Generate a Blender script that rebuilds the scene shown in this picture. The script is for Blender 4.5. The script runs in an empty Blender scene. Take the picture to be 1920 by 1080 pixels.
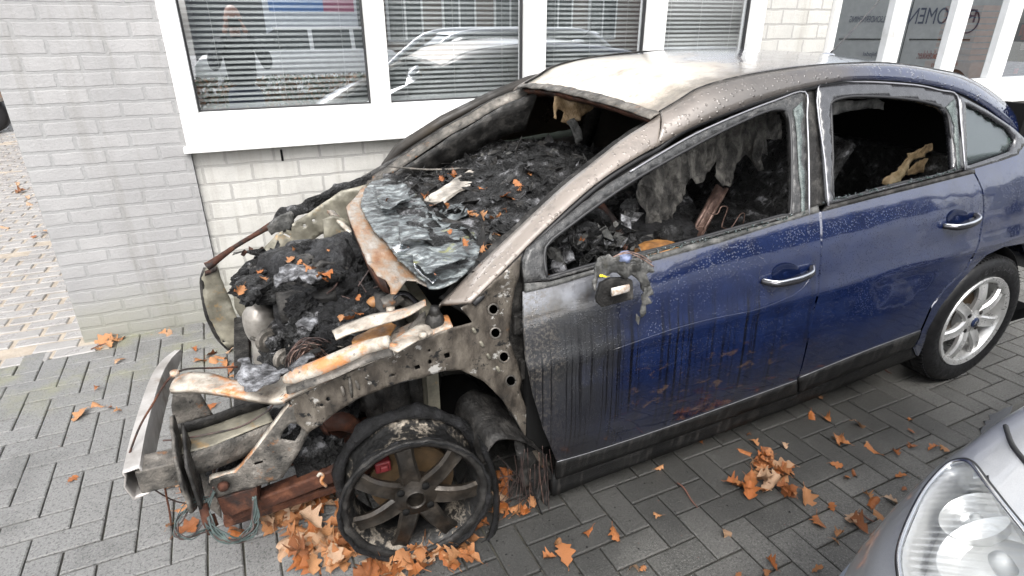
import bpy, bmesh, math, random
from mathutils import Vector, Matrix, noise
from mathutils.geometry import delaunay_2d_cdt
R = math.radians
rnd = random.Random(7)
S = bpy.context.scene
COL = S.collection

# ------------------------------------------------------------------ camera
FPX, PITCH, YAW = 1117.7, 0.4209, 0.4014
CAM = Vector((-0.2737, -1.3852, 1.5673))
FW = Vector((math.sin(YAW)*math.cos(PITCH), math.cos(YAW)*math.cos(PITCH), -math.sin(PITCH)))
RT = Vector((math.cos(YAW), -math.sin(YAW), 0))
UP = RT.cross(FW)
cd = bpy.data.cameras.new('camera'); cam = bpy.data.objects.new('camera', cd); COL.objects.link(cam)
cd.sensor_width = 36; cd.lens = FPX/1920*36; cd.clip_start = 0.02; cd.clip_end = 500
cam.matrix_world = Matrix(((RT.x, UP.x, -FW.x, CAM.x), (RT.y, UP.y, -FW.y, CAM.y), (RT.z, UP.z, -FW.z, CAM.z), (0, 0, 0, 1)))
S.camera = cam

# ------------------------------------------------------------------ sky and sun (overcast)
W = bpy.data.worlds.new('World'); S.world = W; W.use_nodes = True
wn = W.node_tree; wn.nodes.clear()
sky = wn.nodes.new('ShaderNodeTexSky'); sky.sky_type = 'NISHITA'; sky.sun_disc = False
SUN_EL, SUN_AZ = R(50), R(200)
sky.sun_elevation = SUN_EL; sky.sun_rotation = SUN_AZ; sky.dust_density = 4; sky.air_density = 1.0
hs = wn.nodes.new('ShaderNodeHueSaturation'); hs.inputs['Saturation'].default_value = 0.22; hs.inputs['Value'].default_value = 1.0
bg = wn.nodes.new('ShaderNodeBackground'); bg.inputs[1].default_value = 0.15
wo = wn.nodes.new('ShaderNodeOutputWorld')
wn.links.new(sky.outputs[0], hs.inputs['Color']); wn.links.new(hs.outputs[0], bg.inputs[0]); wn.links.new(bg.outputs[0], wo.inputs[0])
sl = bpy.data.lights.new('sun', 'SUN'); sl.energy = 0.9; sl.angle = R(30); sl.color = (1.0, .98, .95)
so = bpy.data.objects.new('sun', sl); COL.objects.link(so)
sd = Vector((math.sin(SUN_AZ)*math.cos(SUN_EL), math.cos(SUN_AZ)*math.cos(SUN_EL), math.sin(SUN_EL)))
so.rotation_euler = sd.to_track_quat('Z', 'Y').to_euler(); so.location = (0, -3, 6)
S.view_settings.view_transform = 'Standard'; S.view_settings.look = 'None'
S.view_settings.exposure = 1.5; S.view_settings.gamma = 1

# ------------------------------------------------------------------ pixel -> point on a given plane
def ray(px, py): return FW + RT*((px-960)/FPX) - UP*((py-540)/FPX)
def at(px, py, X=None, Y=None, Z=None):
    d = ray(px, py)
    t = (X-CAM.x)/d.x if X is not None else ((Y-CAM.y)/d.y if Y is not None else (Z-CAM.z)/d.z)
    return CAM + d*t
def sm(a, b, x):
    t = min(1, max(0, (x-a)/(b-a))); return t*t*(3-2*t)
def belt(x): return .86+.083*x
def side_y(x, z):                     # near flank of the burnt car
    zb = belt(x)
    if z > zb: y = .0776+(z-zb)*.455
    else:
        y = -.03+.26*max(0, z-zb+.55)**2+1.0*max(0, z-zb+.17)**2+.05*sm(.38, .08, z)
        y -= .006*math.exp(-((z-(.60+.05*x))/.035)**2)
    y += .03*max(0, (.6-x)/.6)**2 + .13*max(0, x-2.5)**2
    return y
def flank(px, py):
    y = 0.0
    for i in range(14):
        p = at(px, py, Y=y); y = y*.4+side_y(p.x, p.z)*.6
    return at(px, py, Y=y)

# ------------------------------------------------------------------ objects
def tag(o, label=None, cat=None, group=None, kind=None):
    if label: o['label'] = label
    if cat: o['category'] = cat
    if group: o['group'] = group
    if kind: o['kind'] = kind
    return o
def wloc(o):
    v = Vector((0, 0, 0))
    while o is not None: v = v+o.location; o = o.parent
    return v
def thing(name, label, cat, loc=(0, 0, 0), group=None):
    o = bpy.data.objects.new(name, None); COL.objects.link(o); o.location = loc; o.empty_display_size = .1
    return tag(o, label, cat, group)
def link(name, bm, m, parent=None, smooth=True, loc=None, solid=0, bevel=0, label=None, offset=0, autos=None):
    me = bpy.data.meshes.new(name)
    bm.normal_update()
    if loc is not None and parent is None:
        bmesh.ops.translate(bm, verts=bm.verts, vec=-Vector(loc))
    bm.to_mesh(me); bm.free()
    for p in me.polygons: p.use_smooth = smooth
    if autos and smooth: me.set_sharp_from_angle(angle=R(autos))
    me.materials.append(m)
    o = bpy.data.objects.new(name, me); COL.objects.link(o)
    if parent is not None:
        o.parent = parent; o.location = -wloc(parent)
    elif loc is not None: o.location = loc
    if solid:
        s = o.modifiers.new('solid', 'SOLIDIFY'); s.thickness = solid; s.offset = offset
    if bevel:
        b = o.modifiers.new('bevel', 'BEVEL'); b.width = bevel; b.segments = 2; b.limit_method = 'ANGLE'; b.angle_limit = R(40)
    if label: o['label'] = label
    return o
def BM(): return bmesh.new()
def box(bm, a, b, M=None):
    x0, y0, z0 = a; x1, y1, z1 = b
    vs = [Vector(p) for p in ((x0,y0,z0),(x1,y0,z0),(x1,y1,z0),(x0,y1,z0),(x0,y0,z1),(x1,y0,z1),(x1,y1,z1),(x0,y1,z1))]
    if M: vs = [M @ v for v in vs]
    v = [bm.verts.new(p) for p in vs]
    for f in ((0,3,2,1),(4,5,6,7),(0,1,5,4),(1,2,6,5),(2,3,7,6),(3,0,4,7)): bm.faces.new([v[i] for i in f])
def bar(bm, p, q, w, h, up=Vector((0,0,1))):          # rectangular bar from p to q
    p = Vector(p); q = Vector(q); d = (q-p).normalized(); s = d.cross(up).normalized(); u = s.cross(d)
    v = []
    for c in (p, q):
        for a, b in ((-1,-1),(1,-1),(1,1),(-1,1)): v.append(bm.verts.new(c+s*(a*w/2)+u*(b*h/2)))
    for f in ((3,2,1,0),(4,5,6,7),(0,1,5,4),(1,2,6,5),(2,3,7,6),(3,0,4,7)): bm.faces.new([v[i] for i in f])
def spline(pts, n=8):
    P = [Vector(p) for p in pts]; out = []
    for i in range(len(P)-1):
        a = P[max(0,i-1)]; b = P[i]; c = P[i+1]; d = P[min(len(P)-1,i+2)]
        for k in range(n):
            t = k/n
            out.append(.5*((2*b)+(c-a)*t+(2*a-5*b+4*c-d)*t*t+(-a+3*b-3*c+d)*t*t*t))
    out.append(P[-1]); return out
def tube(bm, pts, r, seg=8, n=5, cap=True):
    P = spline(pts, n) if n > 1 else [Vector(p) for p in pts]
    rs = r if isinstance(r, (list, tuple)) else None
    rings = []; prev = None
    for i, p in enumerate(P):
        d = (P[min(i+1,len(P)-1)]-P[max(i-1,0)])
        if d.length < 1e-9: d = Vector((0,0,1))
        d.normalize()
        if prev is None: u = d.orthogonal().normalized()
        else:
            u = prev-d*prev.dot(d)
            u = u.normalized() if u.length > 1e-6 else d.orthogonal().normalized()
        prev = u; w = d.cross(u)
        if rs: f = i/(len(P)-1)*(len(rs)-1); k = min(int(f), len(rs)-2); rr = rs[k]+(rs[k+1]-rs[k])*(f-k)
        else: rr = r
        rings.append([bm.verts.new(p+(u*math.cos(2*math.pi*j/seg)+w*math.sin(2*math.pi*j/seg))*rr) for j in range(seg)])
    for a, b in zip(rings, rings[1:]):
        for j in range(seg): bm.faces.new((a[j], a[(j+1)%seg], b[(j+1)%seg], b[j]))
    if cap: bm.faces.new(rings[0][::-1]); bm.faces.new(rings[-1])
def ribbon(bm, A, B, n=6, across=4, bulge=0.0, nrm=Vector((0,-1,0)), jit=0, seed=0):
    a = spline(A, n); b = spline(B, n)
    m = max(len(a), len(b)); rows = []
    def samp(c, t):
        f = t*(len(c)-1); k = min(int(f), len(c)-2); return c[k].lerp(c[k+1], f-k)
    for i in range(m):
        t = i/(m-1); p = samp(a, t); q = samp(b, t); row = []
        for j in range(across+1):
            s = j/across; v = p.lerp(q, s)+nrm*(bulge*4*s*(1-s))
            if jit: v = v+noise.noise_vector(v*18+Vector((seed,0,0)))*jit
            row.append(bm.verts.new(v))
        rows.append(row)
    for r0, r1 in zip(rows, rows[1:]):
        for j in range(across): bm.faces.new((r0[j], r0[j+1], r1[j+1], r1[j]))
def inside(p, poly):
    c = False; n = len(poly); j = n-1
    for i in range(n):
        if (poly[i][1] > p[1]) != (poly[j][1] > p[1]) and p[0] < (poly[j][0]-poly[i][0])*(p[1]-poly[i][1])/(poly[j][1]-poly[i][1]+1e-12)+poly[i][0]: c = not c
        j = i
    return c
def pdist(p, poly):
    m = 9
    for i in range(len(poly)):
        a = Vector(poly[i]); b = Vector(poly[(i+1)%len(poly)]); d = b-a; t = 0 if d.length < 1e-9 else max(0, min(1, (Vector(p)-a).dot(d)/d.length_squared))
        m = min(m, (a+d*t-Vector(p)).length)
    return m
def dens(poly, step):
    out = []
    for i in range(len(poly)):
        a = Vector(poly[i]); b = Vector(poly[(i+1)%len(poly)]); n = max(1, int((b-a).length/step))
        for k in range(n): out.append(a.lerp(b, k/n))
    return out
def panel(bm, outline, f, step=.03, holes=(), rag=0, seed=0):
    """fill a 2D outline with triangles on a grid and lay it on the surface f(u, v)"""
    o = dens([Vector(q[:2]) for q in outline], step)
    if rag:
        o = [q+Vector((noise.noise(Vector((q.x*40, q.y*40, seed)))*rag, noise.noise(Vector((q.x*40, q.y*40, seed+9)))*rag)) for q in o]
    hs_ = [dens([Vector(q[:2]) for q in h], step) for h in holes]
    vs = list(o); edges = [(i, (i+1)%len(o)) for i in range(len(o))]
    for h in hs_:
        b = len(vs); vs += h; edges += [(b+i, b+(i+1)%len(h)) for i in range(len(h))]
    x0 = min(q.x for q in o); x1 = max(q.x for q in o); y0 = min(q.y for q in o); y1 = max(q.y for q in o)
    j = 0; y = y0+step*.5
    while y < y1:
        x = x0+(step*.5 if j % 2 else 0)
        while x < x1:
            q = (x, y)
            if inside(q, o) and not any(inside(q, h) for h in hs_) and pdist(q, o) > step*.4 and all(pdist(q, h) > step*.35 for h in hs_):
                vs.append(Vector(q))
            x += step
        y += step*.87; j += 1
    r = delaunay_2d_cdt(vs, edges, [], 0, 1e-7)
    V, T = r[0], r[2]
    nv = [bm.verts.new(f(q.x, q.y)) for q in V]
    for t in T:
        c = ((V[t[0]].x+V[t[1]].x+V[t[2]].x)/3, (V[t[0]].y+V[t[1]].y+V[t[2]].y)/3)
        if inside(c, o) and not any(inside(c, h) for h in hs_):
            try: bm.faces.new([nv[k] for k in t])
            except ValueError: pass
    bmesh.ops.delete(bm, geom=[v for v in bm.verts if not v.link_faces], context='VERTS')
def pxpoly(pts, Y): return [(lambda p: (p.x, p.z))(at(a, b, Y=Y)) for a, b in pts]
def plateY(bm, pts, Y, holes=(), step=.02, warp=.003, seed=0, rag=0, slope=(0,0)):
    """upright sheet (normal roughly along the car's width) traced at depth Y"""
    o = pxpoly(pts, Y); h = [pxpoly(q, Y) for q in holes]
    panel(bm, o, lambda u, v: Vector((u, Y+warp*noise.noise(Vector((u*14, v*14, seed))), v)), step, h, rag, seed)
def plateZ(bm, pts, Z, step=.02, warp=.003, seed=0, rag=0, zf=None, holes=()):
    tr = lambda L: [(lambda p: (p.x, p.y))(at(a, b, Z=Z)) for a, b in L]
    panel(bm, tr(pts), lambda u, v: Vector((u, v, (zf(u, v) if zf else Z)+warp*noise.noise(Vector((u*14, v*14, seed))))), step, [tr(h) for h in holes], rag, seed)
def circ(x, y, r, n=12, ry=None): return [(x+r*math.cos(2*math.pi*k/n), y+(ry or r)*math.sin(2*math.pi*k/n)) for k in range(n)]
def lathe(bm, prof, c, seg=64, ang=0.0, close=False):
    """profile (radius, y) turned about an axis along Y through c, steered by ang about Z"""
    M = Matrix.Translation(Vector(c)) @ Matrix.Rotation(ang, 4, 'Z')
    rings = []
    for r, y in prof:
        rings.append([bm.verts.new(M @ Vector((r*math.cos(2*math.pi*k/seg), y, r*math.sin(2*math.pi*k/seg)))) for k in range(seg)])
    L = list(zip(rings, rings[1:]))
    if close: L.append((rings[-1], rings[0]))
    for a, b in L:
        for k in range(seg): bm.faces.new((a[k], b[k], b[(k+1)%seg], a[(k+1)%seg]))
def rn(v, f, seed, oct=4):
    s = 0; a = 1; t = 0
    for i in range(oct):
        s += a*(1-2*abs(noise.noise(v*f+Vector((seed*3.1, seed, i*7.7))))); t += a; a *= .55; f *= 2.1
    return s/t
def lump(bm, c, size, seed=0, sub=4, amp=.35, f=2.0):
    r = bmesh.ops.create_icosphere(bm, subdivisions=sub, radius=1)
    for v in r['verts']:
        d = v.co.normalized(); k = 1+amp*(rn(d, f, seed)-.35)
        v.co = Vector(c)+Vector((d.x*size[0]*k, d.y*size[1]*k, d.z*size[2]*k))

# ------------------------------------------------------------------ materials
def N(nt, t, **kw):
    n = nt.nodes.new(t)
    for k, v in kw.items():
        if k in n.inputs: n.inputs[k].default_value = v
        else: setattr(n, k, v)
    return n
def newmat(name):
    m = bpy.data.materials.new(name); m.use_nodes = True; nt = m.node_tree
    b = nt.nodes['Principled BSDF']; tc = nt.nodes.new('ShaderNodeTexCoord')
    return m, nt, b, tc
def noi(nt, tc, scale, detail=4, rough=.6, stretch=None, dist=0, out='Object'):
    src = tc.outputs[out]
    if stretch:
        mp = N(nt, 'ShaderNodeMapping'); mp.inputs['Scale'].default_value = stretch
        nt.links.new(src, mp.inputs[0]); src = mp.outputs[0]
    n = N(nt, 'ShaderNodeTexNoise', Scale=scale, Detail=detail, Roughness=rough, Distortion=dist)
    nt.links.new(src, n.inputs['Vector']); return n.outputs['Fac']
def ramp(nt, src, stops, interp='LINEAR'):
    r = nt.nodes.new('ShaderNodeValToRGB'); e = r.color_ramp.elements; r.color_ramp.interpolation = interp
    while len(e) < len(stops): e.new(.5)
    for k, (p, c) in enumerate(stops):
        e[k].position = p; e[k].color = (c[0], c[1], c[2], 1) if isinstance(c, (tuple, list)) else (c, c, c, 1)
    nt.links.new(src, r.inputs[0]); return r.outputs[0]
def mixc(nt, fac, a, b, mode='MIX'):
    m = nt.nodes.new('ShaderNodeMix'); m.data_type = 'RGBA'; m.blend_type = mode
    for i, s in ((0, fac), (6, a), (7, b)):
        if hasattr(s, 'links') or isinstance(s, bpy.types.NodeSocket): nt.links.new(s, m.inputs[i])
        else: m.inputs[i].default_value = (s if i == 0 else (s[0], s[1], s[2], 1))
    return m.outputs[2]
def mth(nt, op, a, b=0, c=None):
    m = nt.nodes.new('ShaderNodeMath'); m.operation = op
    for i, s in enumerate((a, b) if c is None else (a, b, c)):
        if isinstance(s, bpy.types.NodeSocket): nt.links.new(s, m.inputs[i])
        else: m.inputs[i].default_value = s
    return m.outputs[0]
def mrange(nt, v, a, b, c=0, d=1):
    m = nt.nodes.new('ShaderNodeMapRange'); m.interpolation_type = 'SMOOTHSTEP'
    nt.links.new(v, m.inputs[0])
    for i, s in enumerate((a, b, c, d)): m.inputs[i+1].default_value = s
    return m.outputs[0]
def bump(nt, b, h, dist=.01, strength=1.0, prev=None):
    n = N(nt, 'ShaderNodeBump', Distance=dist, Strength=strength); nt.links.new(h, n.inputs['Height'])
    if prev is not None: nt.links.new(prev, n.inputs['Normal'])
    nt.links.new(n.outputs[0], b.inputs['Normal']); return n.outputs[0]
def surf(name, stops, scale=6, detail=5, rough=(.4,.8), metal=0, bumps=((60,.002),), spec=.5, stretch=None, dist=0, coat=0, layers=()):
    m, nt, b, tc = newmat(name)
    f = noi(nt, tc, scale, detail, .65, stretch, dist)
    c = ramp(nt, f, stops)
    for (sc, lo, hi, colr) in layers:
        g = noi(nt, tc, sc, 6, .7)
        c = mixc(nt, ramp(nt, g, ((lo, 0), (hi, 1))), c, colr)
    nt.links.new(c, b.inputs['Base Color'])
    g = noi(nt, tc, scale*2.7, 4); nt.links.new(mrange(nt, g, .35, .65, rough[0], rough[1]), b.inputs['Roughness'])
    b.inputs['Metallic'].default_value = metal; b.inputs['Specular IOR Level'].default_value = spec
    if coat: b.inputs['Coat Weight'].default_value = coat; b.inputs['Coat Roughness'].default_value = .08
    prev = None
    for sc, d in bumps:
        prev = bump(nt, b, noi(nt, tc, sc, 4, .7, stretch), d, 1, prev)
    return m
def plain(name, c, rough=.5, metal=0, spec=.5, emit=None):
    m, nt, b, tc = newmat(name)
    f = noi(nt, tc, 9, 4)
    nt.links.new(ramp(nt, f, ((.3, tuple(x*.88 for x in c)), (.7, tuple(min(1, x*1.08) for x in c)))), b.inputs['Base Color'])
    b.inputs['Roughness'].default_value = rough; b.inputs['Metallic'].default_value = metal; b.inputs['Specular IOR Level'].default_value = spec
    return m
M_char = surf('char', ((.34, (.003,.003,.003)), (.50, (.011,.011,.011)), (.59, (.045,.045,.046)), (.68, (.24,.24,.25))), 16, 9, (.25,.6), bumps=((30,.03),(90,.012)), spec=.28, dist=.4)
M_charcoal = surf('charcoal crust', ((.35, (.003,.003,.003)), (.6, (.011,.011,.012)), (.8, (.05,.05,.055))), 25, 8, (.3,.7), bumps=((60,.008),(220,.006)), spec=.3)
M_ash = surf('ash', ((.38, (.012,.012,.013)), (.5, (.09,.09,.095)), (.62, (.26,.265,.28)), (.72, (.45,.455,.47))), 30, 8, (.6,.9), bumps=((60,.01),(200,.003)))
M_burnt = surf('burnt steel', ((.28, (.022,.021,.019)), (.45, (.075,.070,.063)), (.6, (.165,.15,.132)), (.78, (.36,.34,.31))), 13, 9, (.35,.7), metal=.3, spec=.3, bumps=((40,.004),(160,.002)),
    layers=((14, .60, .70, (.22,.10,.04)), (35, .60, .68, (.02,.02,.02))))
M_burnt2 = surf('sooty steel', ((.3, (.007,.007,.007)), (.5, (.024,.023,.022)), (.65, (.060,.057,.053)), (.8, (.17,.16,.15))), 17, 9, (.3,.7), metal=.25, bumps=((45,.004),(160,.002)), dist=.3, spec=.25)
M_olive = surf('scorched panel', ((.3, (.05,.047,.035)), (.5, (.15,.14,.11)), (.7, (.30,.28,.22))), 7, 7, (.4,.7), metal=.2, bumps=((50,.002),), layers=((10,.58,.7,(.28,.17,.06)),))
M_pale = surf('oxidised pale steel', ((.30, (.09,.075,.06)), (.45, (.26,.225,.185)), (.62, (.48,.445,.385))), 15, 8, (.35,.65), metal=.1, bumps=((50,.002),(200,.001)),
    layers=((9, .52, .62, (.40,.17,.06)), (30, .60, .68, (.05,.045,.04))))
M_rust = surf('rust', ((.3, (.016,.010,.008)), (.5, (.06,.024,.015)), (.7, (.15,.062,.034))), 14, 8, (.5,.85), bumps=((60,.003),(200,.001)), spec=.25, layers=((8,.50,.62,(.018,.014,.013)),))
M_cowl = surf('heat-tinted cowl', ((.3, (.19,.085,.04)), (.45, (.27,.16,.09)), (.55, (.27,.23,.19)), (.72, (.40,.38,.36))), 7, 8, (.3,.6), metal=.3, bumps=((40,.002),), stretch=(3,1,1), layers=((25,.60,.7,(.05,.05,.05)),))
M_alu = surf('bumper aluminium', ((.3, (.26,.24,.22)), (.6, (.52,.50,.48))), 8, 7, (.3,.5), metal=.5, bumps=((60,.001),), layers=((6,.58,.72,(.24,.19,.15)),))
M_glassmelt = surf('melted windscreen', ((.32, (.006,.007,.007)), (.46, (.035,.04,.042)), (.55, (.13,.15,.155)), (.68, (.36,.385,.38))), 15, 9, (.28,.6), bumps=((14,.012),(60,.006)), spec=.8, stretch=(1,1.8,1), dist=.9,
    layers=((5,.60,.68,(.22,.22,.06)), (22,.56,.64,(.02,.02,.02))))
M_liner = surf('burnt headliner', ((.34, (.012,.011,.010)), (.48, (.07,.066,.060)), (.62, (.20,.19,.17))), 16, 9, (.5,.8), bumps=((20,.03),(70,.014),(180,.004)), stretch=(1.5,1,.8), dist=.6)
M_rag = surf('melted plastic', ((.3, (.015,.015,.014)), (.5, (.055,.055,.052)), (.75, (.17,.165,.155))), 20, 7, (.4,.7), bumps=((50,.006),(150,.002)))
M_tan = surf('scorched foam', ((.3, (.05,.03,.015)), (.5, (.25,.17,.09)), (.7, (.5,.38,.25))), 10, 6, (.6,.9), bumps=((30,.01),))
M_black = plain('black rubber trim', (.016,.016,.017), .5)
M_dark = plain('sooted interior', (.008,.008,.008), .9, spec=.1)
M_darkbrown = surf('smoked inner panel', ((.3,(.008,.007,.006)),(.55,(.022,.018,.014)),(.8,(.045,.034,.02))), 3, 5, (.5,.8), bumps=((30,.001),))
M_copper = surf('bare copper wire', ((.3,(.05,.035,.03)),(.5,(.16,.10,.08)),(.7,(.33,.23,.19))), 25, 4, (.4,.6), metal=.4, bumps=())
M_wire = surf('burnt wire', ((.3,(.015,.014,.014)),(.6,(.06,.035,.03)),(.8,(.12,.05,.035))), 20, 4, (.5,.7), bumps=())
M_green = surf('sooty green wire', ((.3,(.02,.025,.025)),(.6,(.06,.085,.08)),(.8,(.13,.17,.16))), 20, 4, (.5,.7), bumps=())
M_white = surf('white window frame', ((.35,(.60,.60,.585)),(.6,(.70,.70,.69))), 4, 6, (.3,.45), bumps=((90,.0004),), layers=((7,.60,.74,(.46,.45,.42)),(60,.66,.72,(.30,.29,.27))))
M_slat = plain('blind slat', (.46,.47,.47), .4)
M_cord = plain('blind cord', (.7,.7,.7), .7)
M_room = plain('office room', (.15,.16,.16), .8)
M_chrome = plain('chrome', (.75,.76,.78), .12, 1)
M_blackmetal = plain('black gloss', (.02,.02,.022), .15)

def carpaint(name, kind):
    """blue metallic paint burnt to grey towards the front; rain drops on it"""
    m, nt, b, tc = newmat(name)
    sp = nt.nodes.new('ShaderNodeSeparateXYZ'); nt.links.new(tc.outputs['Object'], sp.inputs[0])
    X, Z = sp.outputs[0], sp.outputs[2]
    n1 = noi(nt, tc, 5, 7, .7); n2 = noi(nt, tc, 16, 6, .7); fine = noi(nt, tc, 240, 2, .5)
    blue = ramp(nt, n2, ((.3, (.004,.008,.032)), (.7, (.007,.015,.056))))
    edge = mth(nt, 'ADD', X, mth(nt, 'MULTIPLY', mth(nt, 'SUBTRACT', n1, .5), .55))
    if kind == 'door':
        zb = mth(nt, 'MULTIPLY_ADD', X, .083, .86)
        below = mth(nt, 'SUBTRACT', zb, Z)                    # distance under the belt line
        burnt = mrange(nt, edge, .84, .56)
        grey = ramp(nt, noi(nt, tc, 5, 6, .7), ((.34, (.009,.009,.0095)), (.55, (.018,.0185,.020)), (.75, (.030,.031,.035))))
        upper = mth(nt, 'MULTIPLY', mrange(nt, mth(nt, 'ADD', below, mth(nt, 'MULTIPLY', mth(nt,'SUBTRACT',n2,.5), .07)), .15, .11), mrange(nt, X, .84, .62))
        pal = ramp(nt, noi(nt, tc, 6, 4, .6), ((.40, (.045,.042,.038)), (.56, (.14,.145,.16))))
        grey = mixc(nt, upper, grey, pal)
        # gritty flaked edge towards the missing wing
        grit = mth(nt, 'MULTIPLY', ramp(nt, noi(nt, tc, 95, 5, .8), ((.50, 0), (.56, 1))), mrange(nt, mth(nt, 'ADD', X, mth(nt, 'MULTIPLY', mth(nt, 'SUBTRACT', n1, .5), .3)), .52, .40))
        grey = mixc(nt, mth(nt, 'MULTIPLY', grit, .8), grey, (.085,.075,.065))
        c = mixc(nt, burnt, blue, grey)
        smoke = mth(nt, 'MULTIPLY', mrange(nt, mth(nt, 'ADD', below, mth(nt, 'MULTIPLY', mth(nt,'SUBTRACT',n2,.5), .14)), .075, -.02), mrange(nt, edge, 1.8, .9))
        c = mixc(nt, smoke, c, (.055,.05,.047))
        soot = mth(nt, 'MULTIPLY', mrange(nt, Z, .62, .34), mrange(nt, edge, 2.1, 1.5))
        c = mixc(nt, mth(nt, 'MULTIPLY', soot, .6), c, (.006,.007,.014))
        # run-down streaks of sooty water
        for sx_, sd_, lo_, hi_ in ((85, .35, .598, .615), (150, .5, .605, .618)):
            st = noi(nt, tc, 1, 2, .5, (sx_, 1, .8), sd_)
            stm = mth(nt, 'MULTIPLY', mrange(nt, st, lo_, hi_), mth(nt, 'MULTIPLY', mrange(nt, edge, 1.75, 1.1), mrange(nt, below, .10, .30)))
            c = mixc(nt, mth(nt, 'MULTIPLY', stm, .9), c, (.003,.003,.004))
        # brown scrapes
        sc = noi(nt, tc, 1, 7, .7, (16, 1, 34), .6)
        scm = mth(nt, 'MULTIPLY', mrange(nt, sc, .575, .60), mth(nt, 'MULTIPLY', mrange(nt, X, .66, .80), mrange(nt, X, 1.65, 1.15)))
        scm = mth(nt, 'MULTIPLY', scm, mth(nt, 'MULTIPLY', mrange(nt, Z, .58, .50), mrange(nt, Z, .33, .38)))
        c = mixc(nt, mth(nt, 'MULTIPLY', scm, .7), c, (.060,.038,.030))
        rough = mrange(nt, burnt, 0, 1, .16, .38)
        coat = mrange(nt, burnt, 0, 1, 1, .4)
    else:
        beige = ramp(nt, noi(nt, tc, 5, 7, .7), ((.30, (.38,.31,.24)), (.45, (.50,.44,.36)), (.65, (.62,.58,.51))))
        grime = ramp(nt, noi(nt, tc, 14, 8, .75), ((.52, 0), (.68, 1)))
        beige = mixc(nt, mth(nt, 'MULTIPLY', grime, .6), beige, (.14,.115,.09))
        if kind == 'rail': beige = mixc(nt, mrange(nt, edge, .75, 1.35), (.22,.19,.165), (.08,.072,.066)); beige = mixc(nt, mth(nt, 'MULTIPLY', grime, .5), beige, (.06,.055,.05))
        if kind == 'roof':
            Yn = mth(nt, 'ADD', sp.outputs[1], mth(nt, 'MULTIPLY', mth(nt, 'SUBTRACT', n2, .5), .22))
            sid = mth(nt, 'MULTIPLY', mrange(nt, Yn, .50, .34), .8)
            beige = mixc(nt, sid, beige, (.075,.068,.06))
            sid2 = mth(nt, 'MULTIPLY', mrange(nt, Yn, 1.30, 1.46), .8); beige = mixc(nt, sid2, beige, (.075,.068,.06))
        a0, a1 = (1.50, 2.0) if kind == 'rail' else (1.15, 1.75)
        k = mrange(nt, edge, a0, a1)
        c = mixc(nt, k, beige, blue)
        rough = mrange(nt, k, 0, 1, .42, .14); coat = mrange(nt, k, 0, 1, .35, 1)
    nt.links.new(c, b.inputs['Base Color']); nt.links.new(rough, b.inputs['Roughness']); nt.links.new(coat, b.inputs['Coat Weight'])
    b.inputs['Coat IOR'].default_value = 1.85; b.inputs['Coat Roughness'].default_value = .05; b.inputs['Metallic'].default_value = .15
    vo = N(nt, 'ShaderNodeTexVoronoi', Scale=62 if kind == 'rail' else 125); vo.inputs['Randomness'].default_value = 1; nt.links.new(tc.outputs['Object'], vo.inputs['Vector'])
    keep = mrange(nt, noi(nt, tc, 9, 3), .3, .6)
    drops = mth(nt, 'MULTIPLY', mrange(nt, vo.outputs['Distance'], .36, .05), keep)
    pr = bump(nt, b, drops, .0035 if kind == 'rail' else .0007, 1)
    pr = bump(nt, b, noi(nt, tc, 3.2, 2), .006, 1, pr)
    nt.links.new(pr, b.inputs['Coat Normal'])
    return m
M_door = carpaint('blue paint, burnt', 'door')
M_roofp = carpaint('roof paint, burnt', 'roof')
M_rail = carpaint('rail paint, burnt', 'rail')

def glass(name, tint=(.85,.9,.88), refl=.12, rough=0, drops=False):
    m, nt, b, tc = newmat(name); nt.nodes.remove(b)
    out = nt.nodes['Material Output']
    tr = N(nt, 'ShaderNodeBsdfTransparent'); tr.inputs[0].default_value = (*tint, 1)
    gl = N(nt, 'ShaderNodeBsdfGlossy'); gl.inputs['Roughness'].default_value = rough; gl.inputs[0].default_value = (.95,.97,1,1)
    lw = N(nt, 'ShaderNodeLayerWeight', Blend=.5)
    f = mth(nt, 'ADD', mth(nt, 'MULTIPLY', mth(nt, 'POWER', lw.outputs['Facing'], 4.0), .9), refl); f = mth(nt, 'MINIMUM', f, .95)
    if drops:
        n = noi(nt, tc, 170, 3, .6); bp = N(nt, 'ShaderNodeBump', Distance=.0015, Strength=1); nt.links.new(n, bp.inputs['Height'])
        nt.links.new(bp.outputs[0], gl.inputs['Normal'])
    mx = nt.nodes.new('ShaderNodeMixShader'); nt.links.new(f, mx.inputs[0]); nt.links.new(tr.outputs[0], mx.inputs[1]); nt.links.new(gl.outputs[0], mx.inputs[2])
    nt.links.new(mx.outputs[0], out.inputs[0]); return m
M_glass = glass('window glass', (.92,.95,.95), .40)
M_shopglass = glass('shop window glass', (.5,.52,.53), .52)
M_carglass = glass('wet car glass', (.45,.55,.5), .16, .10, True)
M_crumbglass = surf('broken window glass', ((.3,(.03,.04,.038)),(.6,(.09,.11,.105)),(.8,(.2,.23,.22))), 60, 4, (.1,.4), bumps=((120,.003),))
M_lens = glass('headlight lens', (.96,.97,.97), .13, .16)
def flutes(m):
    nt = m.node_tree; tc = [n for n in nt.nodes if n.type == 'TEX_COORD'][0]; gl = [n for n in nt.nodes if n.type == 'BSDF_GLOSSY'][0]
    w = N(nt, 'ShaderNodeTexWave', Scale=26, Distortion=.6, Detail=1); w.bands_direction = 'DIAGONAL'; nt.links.new(tc.outputs['Object'], w.inputs['Vector'])
    bp = N(nt, 'ShaderNodeBump', Distance=.0012, Strength=1); nt.links.new(w.outputs['Fac'], bp.inputs['Height']); nt.links.new(bp.outputs[0], gl.inputs['Normal'])
flutes(M_lens)
M_sootglass = glass('smoked glass', (.06,.05,.04), .03, .3)

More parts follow.
